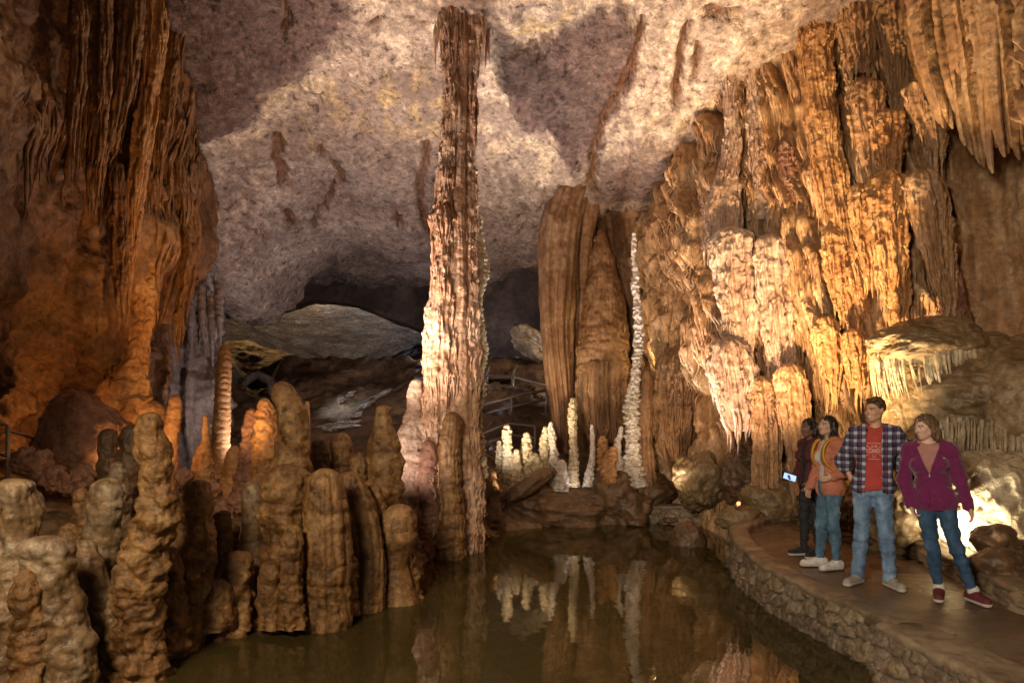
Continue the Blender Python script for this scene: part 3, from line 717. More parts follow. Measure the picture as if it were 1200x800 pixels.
tube('stalagmite', [(530, 482, 8), (530, 497, 12), (527, 525, 12), (528, 560, 12), (530, 600, 14), (527, 635, 18), (526, 665, 21)], 9.95, M['hedge'], seed=81, res=0.013, lump=0.14, band=0.12, bT=0.15, flute=0.08, label='dark knobbly stalagmite standing in the water before the great column', cat='stalagmite', group='stalagmites round the great column')
tube('stalagmite', [(487, 444, 5), (487, 458, 9), (486, 480, 10), (486, 505, 18), (485, 540, 24), (486, 580, 27), (486, 630, 32), (486, 668, 35)], 10.2, M['pink'], seed=82, res=0.014, lump=0.18, lf=0.7, band=0.08, bT=0.12, label='pale pinkish conical stalagmite at the left foot of the great column', cat='stalagmite', group='stalagmites round the great column')
tube('stalagmite', [(502, 515, 6), (502, 540, 11), (503, 580, 13), (500, 650, 17)], 10.0, M['redrock'], seed=83, res=0.014, lump=0.18, band=0.08, bT=0.12, label='narrow reddish stalagmite squeezed between the pale cone and the dark knobbly one', cat='stalagmite', group='stalagmites round the great column')
tube('stalagmite', [(557, 520, 7), (557, 545, 10), (557, 580, 12), (557, 640, 14)], 10.9, M['hedge'], seed=84, res=0.014, lump=0.2, band=0.1, bT=0.1, label='dark ragged stalagmite at the right foot of the great column', cat='stalagmite', group='stalagmites round the great column')
tube('stalagmite', [(573, 548, 7), (574, 570, 11), (574, 600, 15), (574, 640, 18)], 12.2, M['mud'], seed=85, res=0.018, lump=0.25, label='low brown lumpy stalagmite between the great column and the tilted slab', cat='stalagmite', group='stalagmites round the great column')

# little stalactites on the cave roof
SG = 'little stalactites on the cave roof'
for k, (x, y, n_, lab) in enumerate([(300, 75, 4, 'cluster of tiny dark stalactites on the plum patch of the roof'), (250, 165, 3, 'tiny stalactites at the lower edge of the left plum patch'), (425, 66, 7, 'row of tiny stalactites left of the top of the great column'), (498, 78, 8, 'short dark stalactite row just left of the great column'), (595, 8, 12, 'stalactites at the top edge right of the great column'), (640, 6, 12, 'brown stalactites at the top edge above the large plum patch'), (455, 62, 5, 'small stalactite tuft on the bright roof'), (672, 238, 6, 'little stalactites at the rim above the brown drapery'), (815, 238, 6, 'fine stalactites at the top of the scaly flow')]):
    it = []
    for j in range(n_):
        xx_, yy_ = x+rb.uniform(-14, 14), y+rb.uniform(-4, 4)
        Y = 10.2+max(0, yy_)*0.0325+0.1
        p = W(xx_, yy_, Y-0.1); it.append((p[0], p[1], p[2]+0.08, 0.02+rb.random()*0.02, 0.12+rb.random()*0.2))
    cl_ = empty('stalactite_cluster', it[0][:3]); tag(cl_, lab, 'stalactites', SG)
    for j, q_ in enumerate(it): spikes('stalactite', [q_], M['drapery'], parent=cl_, seed=k*20+j)

# ------------------------------------------------------------------ brown drapery group across the pool
BD = 'formations on the far bank'
tube('hanging_drapery', [(672, 214, 20), (666, 232, 24), (658, 258, 25), (654, 290, 23), (653, 350, 22), (654, 410, 19), (657, 460, 16), (659, 500, 12), (660, 530, 7)], 14.7, M['drapery'], seed=91, res=0.018, lump=0.06, flute=0.22, fw=0.17, flat=1.5, top_open=True, label='long smooth pleated drapery hanging at the left of the far bank group', cat='drapery', group=BD)
tube('hanging_drapery', [(700, 195, 20), (690, 232, 18), (686, 260, 15), (682, 300, 14), (682, 350, 13), (681, 420, 13), (681, 480, 10), (681, 520, 5)], 14.95, M['drapery'], seed=92, res=0.02, lump=0.06, flute=0.14, fw=0.12, flat=1.2, top_open=True, label='narrow dark drapery tucked behind the pleated one and the scaly cone', cat='drapery', group=BD)
tube('cone_stalagmite', [(704, 268, 3), (705, 285, 9), (706, 315, 17), (707, 350, 24), (707, 390, 29), (706, 425, 32), (706, 455, 31), (707, 490, 25), (708, 515, 20)], 14.7, M['drapery'], seed=93, res=0.018, lump=0.12, lf=0.8, band=0.035, bT=0.24, flute=0.04, strands=60, sr=0.02, sl=0.3, flat=0.8, label='huge scaly cone shaped formation under the arch of the brown drapery', cat='stalagmite', group=BD)
tube('fluted_skirt', [(708, 425, 27), (706, 450, 31), (708, 480, 29), (710, 505, 25), (713, 525, 18), (714, 545, 10)], 14.5, M['drapery'], seed=94, res=0.018, strands=110, sr=0.028, sl=0.6, lump=0.05, flute=0.22, fw=0.14, flat=0.75, top_open=True, label='fluted skirt of ragged folds below the scaly cone', cat='drapery', group=BD)
tube('flowstone_curtain', [(738, 170, 60), (738, 225, 58), (742, 260, 54), (746, 310, 46), (752, 360, 38), (757, 420, 28), (757, 480, 22), (757, 560, 24)], 15.6, M['drapery'], seed=95, res=0.025, lump=0.12, band=0.02, bT=0.2, strands=260, sr=0.03, sl=0.5, flute=0.08, fw=0.2, flat=0.7, top_open=True, label='wide finely banded brown flowstone behind the thin white totem', cat='flowstone', group=BD)
tube('totem_stalagmite', [(743, 272, 1.8), (743, 290, 3.2), (742, 300, 2.2), (745, 320, 3.6), (744, 335, 4.6), (746, 350, 3.6), (747, 365, 4.8), (748, 385, 4.4), (748, 400, 5.2), (746, 425, 4.4), (744, 446, 5), (742, 458, 6.5), (740, 480, 8), (741, 505, 7.5), (742, 535, 8.5), (743, 570, 17)], 13.2, M['white'], seed=96, res=0.010, lump=0.5, lf=0.7, band=0.28, bT=0.11, label='thin knobbly white totem stalagmite rising in front of the brown flowstone', cat='stalagmite', group=BD)
tube('stalagmite', [(758, 432, 5), (758, 450, 8), (756, 480, 9), (755, 510, 10), (756, 545, 13), (752, 590, 20)], 13.3, M['drapery'], seed=97, res=0.016, lump=0.15, flute=0.12, label='brown fluted stalagmite leaning on the right of the white totem', cat='stalagmite', group=BD)
tube('cone_stalagmite', [(810, 316, 3), (810, 335, 9), (810, 360, 13), (811, 385, 15), (808, 405, 18), (800, 430, 24), (796, 470, 28)], 13.5, M['drapery'], seed=98, res=0.02, lump=0.14, strands=50, band=0.05, bT=0.13, flute=0.04, flat=0.7, label='smaller scaly cone above the flowing mass right of the yellow glow', cat='stalagmite', group=BD)
tube('flowstone_mass', [(806, 395, 20), (802, 425, 32), (800, 460, 35), (800, 495, 33), (798, 520, 24), (798, 540, 12)], 13.3, M['drapery'], seed=99, res=0.022, lump=0.16, strands=260, sr=0.025, sl=0.5, tier=0.08, tT=0.5, flute=0.12, fw=0.1, flat=0.8, top_open=True, label='heavy brown flowing mass ending in folds above the big round boulder', cat='flowstone', group=BD)
tube('flowstone_mass', [(806, 232, 28), (806, 260, 30), (808, 300, 26), (815, 340, 24), (822, 380, 22), (826, 420, 22)], 14.2, M['pink'], seed=100, res=0.024, lump=0.2, strands=120, sr=0.022, sl=0.3, band=0.05, bT=0.2, flute=0.05, flat=0.7, top_open=True, label='scaly pinkish brown flow between the brown drapery and the right wall', cat='flowstone', group=BD)
tube('flowstone_lobe', [(775, 378, 5), (774, 395, 12), (772, 410, 10), (778, 425, 6)], 14.3, M['cream'], seed=101, res=0.018, lump=0.25, flute=0.15, fw=0.08, label='small flowstone lobe lit bright yellow behind the white totem', cat='flowstone', group=BD)

SP = 'small lit stalagmites on the far bank'
smalls = [
 ([(596, 497, 3), (595, 505, 5), (595, 520, 5.2), (595, 545, 5.5), (596, 575, 7)], 13.2, 'cream', 'tallest of the cream totems right of the great column'),
 ([(618, 506, 3), (617, 518, 6), (615, 535, 8), (613, 570, 11)], 13.4, 'cream', 'leaning cream stalagmite with stacked lobes next to the tallest cream totem'),
 ([(606, 526, 3), (605, 540, 6), (605, 570, 9)], 13.2, 'cream', 'small cream lobe between the two larger cream totems'),
 ([(627, 531, 3), (628, 542, 7), (628, 570, 9)], 13.4, 'cream', 'short cream stalagmite beside the tilted slab'),
 ([(585, 515, 2.5), (585, 530, 4), (585, 550, 4), (586, 575, 6)], 13.4, 'cream', 'thin dim cream stalagmite left of the tallest cream totem'),
 ([(639, 499, 3), (639, 512, 5), (638, 530, 5.5), (638, 570, 8)], 13.5, 'cream', 'dull cream totem just left of the sparkling white one'),
 ([(646, 494, 2), (647, 508, 4), (648, 525, 4), (650, 545, 6), (652, 570, 8)], 13.35, 'white', 'sparkling white ragged stalagmite under the pleated drapery'),
 ([(671, 466, 4), (671, 480, 4.6), (671, 510, 4.6), (671, 540, 5), (671, 570, 8)], 13.4, 'cream', 'slim ringed tan pillar left of the fluted skirt'),
 ([(694, 497, 1.8), (694, 512, 2.6), (694, 530, 3), (692, 546, 4), (690, 570, 6)], 13.3, 'white', 'thin brilliant white stalagmite in front of the fluted skirt'),
 ([(706, 511, 5), (706, 525, 6), (706, 545, 6.5), (706, 575, 8)], 13.5, 'orange', 'stubby brown pillar right of the thin brilliant white stalagmite'),
 ([(728, 499, 2.2), (727, 510, 3.6), (723, 522, 4.5), (722, 545, 8), (722, 570, 10)], 13.3, 'white', 'small white stalagmite leaning towards the white totem'),
 ([(720, 522, 4), (717, 535, 6.5), (715, 550, 7), (714, 580, 10)], 13.1, 'orange', 'orange lit little mound before the small leaning white stalagmite'),
 ([(658, 538, 4), (657, 550, 7), (657, 575, 10)], 13.2, 'white', 'low white knob at the foot of the pleated drapery'),
 ([(566, 590, 3), (567, 600, 5), (568, 625, 8)], 12.4, 'cream', 'tiny cream stalagmite at the waterline right of the great column'),
]
for k, (path, Y, mat, lab) in enumerate(smalls):
    tube('stalagmite', path, Y, M[mat], seed=110+k, res=0.010, lump=0.42, lf=0.9, band=0.2, bT=0.09+0.02*(k % 3), cap=1.0, wob=0.03, strands=14, sr=0.008, sl=0.08, label=lab, group=SP)

# mound, tilted slab and boulders on the far bank
mound = boulder('bank_mound', W(672, 606, 13.6), (1.55, 0.95, 0.75), M['mud'], seed=130, label='broad low brown mound of rock rising straight from the far waterline', cat='rock', amp=0.25, res=0.03)
boulder('bank_mound', W(735, 590, 13.6), (0.8, 0.8, 0.75), M['mud'], seed=131, label='rocky brown hump carrying the white totem', cat='rock', amp=0.3, res=0.03)
boulder('tilted_slab', W(620, 568, 12.9), (0.56, 0.3, 0.17), M['mud'], seed=132, label='log shaped slab of rock tilted up to the right beside the cream totems', cat='rock', amp=0.12, tilt=(0, math.radians(-33)), res=0.02)
boulder('boulder', W(820, 562, 12.2), (0.46, 0.42, 0.5), M['capgrey'], seed=133, label='big smooth round boulder under the flowing brown mass', cat='boulder', group='boulders before the right wall', amp=0.24, res=0.02)
boulder('boulder', W(869, 556, 11.4), (0.36, 0.32, 0.5), M['mud'], seed=134, label='dark rough boulder between the round boulder and the right wall', cat='boulder', group='boulders before the right wall', amp=0.2, res=0.02)
boulder('boulder', W(905, 590, 11.0), (0.5, 0.42, 0.42), M['capgrey'], seed=135, label='dull brown angular boulder left of the woman holding the phone', cat='boulder', group='boulders before the right wall', amp=0.16, facet=0.3, res=0.02)
boulder('boulder', W(806, 636, 11.0), (0.30, 0.28, 0.34), M['mud'], seed=136, label='small pointed rock standing in the water near the walkway', cat='rock', group='boulders before the right wall', amp=0.15, facet=0.3, res=0.02)
boulder('boulder', W(866, 606, 10.6), (0.34, 0.25, 0.18), M['capgrey'], seed=137, label='flat low rock at the far end of the walkway wall', cat='rock', group='boulders before the right wall', amp=0.2, facet=0.3, res=0.02)
for k, (x, y, r, lab) in enumerate([(745, 612, 9, 'small flat stone at the far waterline below the white totem'), (768, 606, 10, 'loose stone on the far bank right of the hump'), (787, 609, 8, 'little stone by the pointed water rock'), (600, 600, 10, 'stone at the waterline under the tilted slab'), (560, 628, 10, 'wet stone right of the great column base')]):
    c = W(x, y, Yb(y+4, 0)); rr_ = r*c[1]/F
    boulder('bank_stone', c, (rr_*1.4, rr_, rr_*0.6), M['mud'], seed=140+k, label=lab, cat='rock', group='loose stones on the far bank', amp=0.25, res=0.02)

# ------------------------------------------------------------------ right wall: separate columns and tiered draperies
RW = 'columns and draperies on the right wall'
rw = [
 ([(858, 66, 13), (857, 85, 9), (857, 130, 8), (858, 170, 10), (853, 200, 13), (848, 240, 20), (846, 290, 22)], 11.5, 'pink', 'pale column with a flared top at the left end of the right wall', dict(flute=0.12, tier=0.1, tT=0.8)),
 ([(884, 60, 13), (886, 100, 11), (889, 150, 12), (892, 195, 13), (894, 230, 16), (896, 260, 20)], 11.4, 'pink', 'pinkish fluted column beside the flared pale one', dict(flute=0.16, tier=0.16, tT=0.5)),
 ([(920, 165, 5), (921, 185, 11), (922, 215, 13), (922, 250, 13), (924, 280, 10), (926, 300, 5)], 11.2, 'redrock', 'scaly reddish stalactite hanging beside the great orange column', dict(band=0.08, bT=0.1)),
 ([(962, -30, 20), (958, 20, 22), (956, 70, 19), (960, 120, 19), (965, 160, 19), (972, 200, 20), (980, 240, 19), (990, 290, 20), (1000, 340, 18), (1010, 400, 16)], 10.5, 'orange', 'great orange fluted column running down from the top edge', dict(flute=0.17, tier=0.16, tT=0.9)),
 ([(1000, -30, 24), (1002, 20, 22), (1006, 60, 20), (1008, 90, 16)], 10.2, 'wallR', 'fluted drapery bunch hanging from the top edge right of the orange column', dict(flute=0.2, tier=0.05, tT=1.4)),
 ([(1013, 92, 16), (1013, 105, 22), (1014, 130, 20), (1017, 160, 15), (1021, 200, 10), (1024, 230, 5)], 10.0, 'wallR', 'mushroom capped drapery tapering to a point in the middle of the right wall', dict(flute=0.22, tier=0.06, tT=1.5)),
 ([(1044, -30, 26), (1046, 20, 22), (1050, 60, 17), (1052, 100, 12), (1052, 125, 5)], 10.1, 'wallR', 'long folded curtain hanging from the top edge above the capped drapery', dict(flute=0.22, tier=0.04, tT=1.5)),
 ([(1040, 128, 15), (1041, 140, 21), (1042, 165, 20), (1040, 195, 13), (1040, 212, 8)], 9.9, 'orange', 'short tiered cap of drapery just below the long folded curtain', dict(flute=0.22, tier=0.1, tT=0.5)),
 ([(1040, 200, 16), (1040, 214, 24), (1038, 240, 25), (1040, 280, 22), (1046, 320, 18), (1052, 360, 12), (1054, 390, 5)], 9.7, 'orange', 'big orange tiered drapery with a domed cap in the middle of the right wall', dict(flute=0.2, tier=0.1, tT=0.75)),
 ([(1080, 198, 12), (1082, 212, 22), (1088, 240, 24), (1094, 275, 22), (1102, 310, 17), (1110, 340, 10), (1114, 360, 4)], 9.5, 'wallR', 'broad fringed drapery leaning right beside the big orange tiered one', dict(flute=0.25, tier=0.04, tT=1.6)),
 ([(1080, 92, 14), (1082, 104, 22), (1088, 130, 22), (1094, 155, 16), (1098, 180, 7)], 9.6, 'wallR', 'fringed cap of drapery under the dark grey ledge', dict(flute=0.25, tier=0.04, tT=1.6)),
 ([(1114, 305, 7), (1115, 325, 11), (1117, 350, 14), (1120, 385, 18), (1120, 410, 20)], 9.6, 'redrock', 'brown conical stalagmite standing behind the mushroom shaped rock', dict(band=0.06, bT=0.12)),
 ([(975, 265, 9), (976, 280, 14), (978, 310, 14), (982, 340, 10), (984, 365, 5)], 10.4, 'orange', 'small tiered orange drapery below the great orange column', dict(flute=0.2, tier=0.15, tT=0.4)),
 ([(1006, 215, 8), (1007, 228, 13), (1009, 260, 13), (1014, 290, 9), (1018, 320, 4)], 10.0, 'orange', 'narrow drapery between the orange column and the domed tier', dict(flute=0.2, tier=0.1, tT=0.5)),
 ([(930, 290, 10), (932, 305, 16), (936, 340, 16), (944, 380, 13), (950, 410, 8)], 10.9, 'wallR', 'ragged tan drapery left of the small tiered orange one', dict(flute=0.2, tier=0.12, tT=0.5)),
 ([(856, 265, 16), (858, 285, 26), (862, 330, 26), (866, 370, 22), (868, 400, 16), (870, 420, 8)], 11.2, 'pink', 'bright pinkish fringed drapery at the left of the right wall', dict(flute=0.2, tier=0.14, tT=0.55)),
 ([(900, 275, 12), (902, 290, 20), (906, 330, 22), (910, 375, 20), (914, 415, 16), (916, 440, 8)], 11.0, 'pink', 'long pinkish tan drapery right of the bright fringed one', dict(flute=0.2, tier=0.12, tT=0.6)),
 ([(852, 395, 14), (855, 412, 25), (860, 445, 26), (864, 480, 21), (868, 505, 12)], 11.1, 'pink', 'lower pale drapery above the dark rough boulder', dict(flute=0.22, tier=0.12, tT=0.5)),
 ([(925, 425, 10), (926, 440, 18), (930, 480, 19), (934, 520, 15), (936, 555, 10), (937, 580, 5)], 10.6, 'wallR', 'tall folded curtain directly behind the phone holding woman', dict(flute=0.2, tier=0.06, tT=1.3)),
 ([(893, 440, 12), (896, 460, 18), (898, 500, 18), (898, 545, 17), (898, 585, 18)], 10.9, 'wallR', 'fluted brown pillar left of the tall folded curtain', dict(flute=0.16, tier=0.06, tT=0.8)),
 ([(966, 370, 8), (968, 384, 15), (970, 410, 15), (974, 440, 10), (976, 460, 5)], 10.4, 'orange', 'small orange drapery above the woman in the coral jacket', dict(flute=0.2, tier=0.15, tT=0.35)),
 ([(1000, 385, 8), (1001, 398, 14), (1003, 425, 14), (1006, 455, 9)], 10.1, 'orange', 'knobbly amber drapery above the man in the plaid shirt', dict(flute=0.2, tier=0.18, tT=0.3)),
 ([(834, 205, 9), (834, 225, 13), (832, 260, 14), (830, 300, 10)], 12.3, 'pink', 'scaly pale lobe where the right wall turns to the far bank', dict(flute=0.06, tier=0.14, tT=0.4)),
 ([(838, 330, 10), (838, 350, 16), (838, 390, 16), (840, 430, 12), (842, 450, 6)], 12.0, 'pink', 'pale ribbed drapery at the left corner of the right wall', dict(flute=0.2, tier=0.1, tT=0.6)),
]
for k, (path, Y, mat, lab, op) in enumerate(rw):
    kw = dict(res=0.014, lump=0.16, lf=0.8, fw=0.075, flat=0.75, cap=0.7, strands=int(35+2.2*sum(q[2] for q in path)*abs(path[-1][1]-path[0][1])/len(path)/70), sr=0.021, sl=0.38); kw.update(op)
    kw['tier'] = kw.get('tier', 0)*1.25; kw['flute'] = kw.get('flute', 0)*1.3
    tube('flowstone_column' if 'column' in lab.split()[:4] else 'wall_drapery', path, Y, M[mat], seed=160+k*2, label=lab, cat='flowstone', group=RW, **kw)

# upper right hanging curtain (diagonal row of folds)
uc = empty('hanging_curtain', tuple(W(1140, 60, 8.8)))
tag(uc, 'sweeping olive brown curtain of folds in the upper right corner', 'drapery')
pts = [(1078, 70), (1100, 62), (1128, 50), (1150, 40), (1172, 30), (1200, 18), (1240, 5)]
bot = [(1092, 120), (1118, 140), (1140, 170), (1163, 182), (1185, 170), (1205, 150), (1240, 140)]
rr = random.Random(9)
for k in range(30):
    u = k/29*(len(pts)-1); i = min(int(u), len(pts)-2); f = u-i
    tx = pts[i][0]*(1-f)+pts[i+1][0]*f; ty = pts[i][1]*(1-f)+pts[i+1][1]*f
    bx = bot[i][0]*(1-f)+bot[i+1][0]*f; by = bot[i][1]*(1-f)+bot[i+1][1]*f+rr.uniform(-22, 16)
    Yk = 9.3-1.3*k/29+rr.uniform(-.12, .12)
    tube('fold', [(tx-12, ty-120, 13), (tx-6, ty-40, 11), (tx, ty, 9.5), ((tx+bx)/2+rr.uniform(-4, 4), (ty+by)/2, 6.5), (bx, by, 3.2), (bx+3, by+10, 1.2)], Yk, M['wallR' if k % 3 else 'hedge'], seed=430+k, res=0.017, lump=0.12, flute=0.2, fw=0.07, flat=1.2, top_open=True, parent=uc)
boulder('rock_ledge', W(1112, 34, 9.3), (0.42, 0.4, 0.24), M['lavender'], seed=250, label='dark blue grey ledge where the curtain springs from the right wall', cat='rock', tilt=(0, math.radians(-35)), amp=0.3, res=0.02)

# ------------------------------------------------------------------ mushroom shaped rock on the right
mr = empty('mushroom_rock', tuple(G(1130, 640, 0.42)))
tag(mr, 'huge grey brown mushroom shaped rock with hanging fringes behind the woman in magenta', 'rock')
boulder('body', W(1150, 490, 8.9), (1.15, 0.85, 0.98), M['capgrey'], seed=260, parent=mr, amp=0.13, res=0.018, tilt=(0, math.radians(12)), strat=0.0)
boulder('body', W(1215, 480, 8.3), (0.95, 0.8, 0.85), M['capgrey'], seed=264, parent=mr, amp=0.12, res=0.02)
boulder('neck', W(1062, 500, 8.9), (0.28, 0.3, 0.72), M['capgrey'], seed=261, parent=mr, amp=0.15, res=0.016, tilt=(0, math.radians(-8)))
boulder('cap', W(1084, 404, 8.75), (0.72, 0.6, 0.33), M['capgrey'], seed=262, parent=mr, amp=0.14, res=0.016, tilt=(0, math.radians(-4)))
it = []
for k in range(120):
    a = rr.uniform(-PI*1.05, PI*0.05); rad = rr.uniform(0.82, 0.97)
    c = W(1084, 404, 8.75); x = c[0]+math.cos(a)*0.68*rad; y = c[1]+math.sin(a)*0.56*rad
    e = math.cos(a)
    it.append((x, y, c[2]+0.0-0.06*rr.random()-0.06*max(0, -e), 0.018+0.022*rr.random(), (0.36+0.3*rr.random())*(1-0.45*max(0, e))))
spikes('fringe', it, M['palerock'], parent=mr, seed=8, curve=0.15)
it = []
for k in range(300):
    px_ = rr.uniform(1075, 1235); row = rr.random()
    c = W(px_, 488+26*row+max(0, 1110-px_)*0.2, 8.22-0.004*(px_-1100)+rr.uniform(-.07, .1)+(0.2 if px_ < 1090 else 0)); it.append((c[0], c[1], c[2]+0.02, 0.010+0.024*rr.random()**2, 0.18+0.42*rr.random()**1.5))
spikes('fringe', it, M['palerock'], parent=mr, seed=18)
tube('ledge', [(1070, 505, 10), (1075, 515, 22)], 8.5, M['capgrey'], parent=mr, seed=5)
boulder('skirt_lip', W(1160, 462, 8.6), (1.0, 0.66, 0.55), M['capgrey'], seed=263, parent=mr, amp=0.12, res=0.018)

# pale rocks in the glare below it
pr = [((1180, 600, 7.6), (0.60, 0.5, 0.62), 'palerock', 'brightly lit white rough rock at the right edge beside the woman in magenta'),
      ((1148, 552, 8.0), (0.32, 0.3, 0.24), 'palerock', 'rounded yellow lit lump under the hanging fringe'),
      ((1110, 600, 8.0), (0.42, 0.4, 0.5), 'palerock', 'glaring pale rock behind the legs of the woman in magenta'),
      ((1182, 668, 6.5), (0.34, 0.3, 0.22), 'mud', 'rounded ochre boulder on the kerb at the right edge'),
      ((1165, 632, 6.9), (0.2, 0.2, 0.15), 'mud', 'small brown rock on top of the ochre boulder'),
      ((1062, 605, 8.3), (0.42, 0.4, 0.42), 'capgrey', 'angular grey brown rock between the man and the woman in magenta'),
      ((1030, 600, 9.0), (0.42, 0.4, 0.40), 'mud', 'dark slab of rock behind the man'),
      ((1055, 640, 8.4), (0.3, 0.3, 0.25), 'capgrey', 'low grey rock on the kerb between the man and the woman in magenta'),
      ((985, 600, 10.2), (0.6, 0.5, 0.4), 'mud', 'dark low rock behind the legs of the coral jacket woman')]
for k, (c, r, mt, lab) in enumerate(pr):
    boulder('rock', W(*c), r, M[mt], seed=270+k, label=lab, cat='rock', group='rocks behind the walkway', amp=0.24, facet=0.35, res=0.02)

# ------------------------------------------------------------------ left side: tiered orange column and lit rocks
LG = 'orange lit formations at the left wall'
tube('flowstone_column', [(172, 195, 14), (172, 230, 17), (172, 265, 19), (170, 295, 20), (168, 320, 20), (165, 350, 18), (163, 380, 16), (160, 410, 15), (152, 440, 22), (142, 470, 33), (134, 500, 36), (130, 540, 38)], 10.9, M['orange'], seed=301, res=0.016, lump=0.12, tier=0.2, tT=0.42, band=0.06, bT=0.2, flute=0.06, fw=0.1, flat=0.7, label='tiered orange column clinging to the left wall and spreading at its foot', cat='flowstone', group=LG)
tube('flowstone_column', [(143, 150, 9), (146, 200, 11), (150, 250, 11), (150, 290, 8), (148, 310, 4)], 10.8, M['orange'], seed=302, res=0.018, lump=0.05, flute=0.16, fw=0.08, flat=0.8, top_open=True, label='thin fluted orange pipe beside the tiered orange column', cat='flowstone', group=LG)
tube('flowstone_column', [(196, 190, 8), (200, 230, 18), (206, 270, 20), (206, 300, 18), (200, 340, 14), (190, 380, 10)], 11.9, M['wallL'], seed=303, res=0.02, lump=0.12, flute=0.15, fw=0.1, flat=0.8, label='brown folded drapery at the right edge of the left wall', cat='flowstone', group=LG)
tube('flowstone_column', [(206, 462, 5), (205, 480, 8), (200, 510, 9), (199, 540, 9), (197, 560, 11), (196, 600, 14)], 10.6, M['orange'], seed=304, res=0.014, lump=0.14, band=0.12, bT=0.12, label='knobbly orange stalagmite right behind the tallest foreground one', cat='stalagmite', group=LG)
tube('flowstone_column', [(176, 468, 10), (176, 485, 18), (174, 510, 22), (172, 560, 26)], 10.9, M['orange'], seed=305, res=0.016, lump=0.18, band=0.06, bT=0.12, label='broad orange lump behind the head of the tallest foreground stalagmite', cat='flowstone', group=LG)
tube('stalagmite', [(263, 405, 4.5), (263, 415, 7), (262, 435, 8.5), (261, 460, 9), (260, 490, 10), (258, 520, 11), (256, 560, 15)], 12.4, M['orange'], seed=306, res=0.014, lump=0.08, band=0.14, bT=0.11, label='tall ringed stalagmite in front of the lavender wall', cat='stalagmite', group=LG)
tube('stalagmite', [(241, 486, 2.6), (241, 500, 3.6), (241, 518, 5), (238, 532, 10), (237, 560, 13), (237, 590, 17)], 10.4, M['orange'], seed=307, res=0.013, lump=0.2, band=0.12, bT=0.1, label='little orange stalagmite with a needle tip before the lavender wall', cat='stalagmite', group=LG)
tube('stalagmite', [(275, 522, 5), (274, 540, 10), (272, 570, 14), (270, 600, 18)], 10.2, M['orange'], seed=308, res=0.014, lump=0.22, band=0.1, bT=0.1, label='stubby orange stalagmite right of the needle tipped one', cat='stalagmite', group=LG)
tube('stalagmite', [(294, 478, 4), (294, 495, 9), (294, 520, 12), (293, 560, 17), (292, 600, 22)], 9.6, M['redrock'], seed=309, res=0.014, lump=0.28, lf=0.7, label='jagged reddish stalagmite left of the twin topped brown one', cat='stalagmite', group=LG)
tube('stalagmite', [(310, 466, 5), (311, 485, 12), (312, 510, 15), (312, 550, 18), (312, 600, 22)], 9.4, M['orange'], seed=310, res=0.014, lump=0.28, lf=0.7, label='knobbly orange stalagmite touching the twin topped brown one', cat='stalagmite', group=LG)
tube('stalagmite', [(360, 470, 2.4), (360, 485, 3.2), (360, 520, 3.6), (360, 560, 5)], 9.2, M['orange'], seed=311, res=0.012, lump=0.08, label='straight thin orange rod of stone beside the twin topped stalagmite', cat='stalagmite', group=LG)
for k, (x, y0, y1, r, lab) in enumerate([(222, 335, 410, 7, 'dark stalactite at the left under the lavender roof bulge'), (236, 335, 400, 6, 'dark stalactite with a crooked tip behind the left wall edge'), (247, 345, 430, 5, 'long thin stalactite before the lavender wall'), (256, 330, 405, 6, 'pale edged stalactite above the ringed stalagmite'), (212, 345, 390, 7, 'short stalactite touching the left wall edge')]):
    tube('stalactite', [(x, y0, r), (x+1, (y0+y1)/2, r*0.8), (x+2, y1, r*0.25)], 13.6, M['lavender'], seed=320+k, res=0.02, lump=0.2, top_open=True, label=lab, cat='stalactite', group='stalactites before the lavender wall')
boulder('boulder', W(95, 520, 9.6), (0.62, 0.5, 0.68), M['redrock'], seed=330, label='dim brown dome of rock behind the left stalagmites', cat='boulder', group='rocks under the left wall', amp=0.2, res=0.025)
for k, (x, y, r, lab) in enumerate([(45, 545, 15, 'red brown scalloped rock above the far left stalagmite'), (65, 560, 13, 'second scalloped reddish rock right of the far left stalagmite'), (82, 570, 11, 'reddish rock in the middle of the scalloped row'), (28, 538, 12, 'scalloped rock under the railing at the left edge'), (98, 560, 12, 'curled reddish rock left of the pale grey head'), (200, 585, 10, 'bright orange chip of rock behind the blunt ochre stalagmite'), (216, 560, 9, 'pale rock chip under the knobbly orange stalagmite'), (262, 600, 12, 'red and white lit rock left of the pale grey slim stalagmite'), (250, 575, 9, 'small lit rock at the foot of the needle tipped stalagmite'), (208, 612, 10, 'reddish rock right of the tallest stalagmite'), (278, 588, 10, 'rock lit from behind beside the slim pale stalagmite'), (190, 560, 8, 'small orange rock beside the head of the tallest stalagmite')]):
    Y = 8.3 if x < 120 else 9.0; c = W(x, y, Y); r_ = r*Y/F
    boulder('rock', c, (r_*1.1, r_, r_*1.1), M['redrock'], seed=340+k, label=lab, cat='rock', group='rocks under the left wall', amp=0.35, facet=0.4, res=0.014, rot=k)

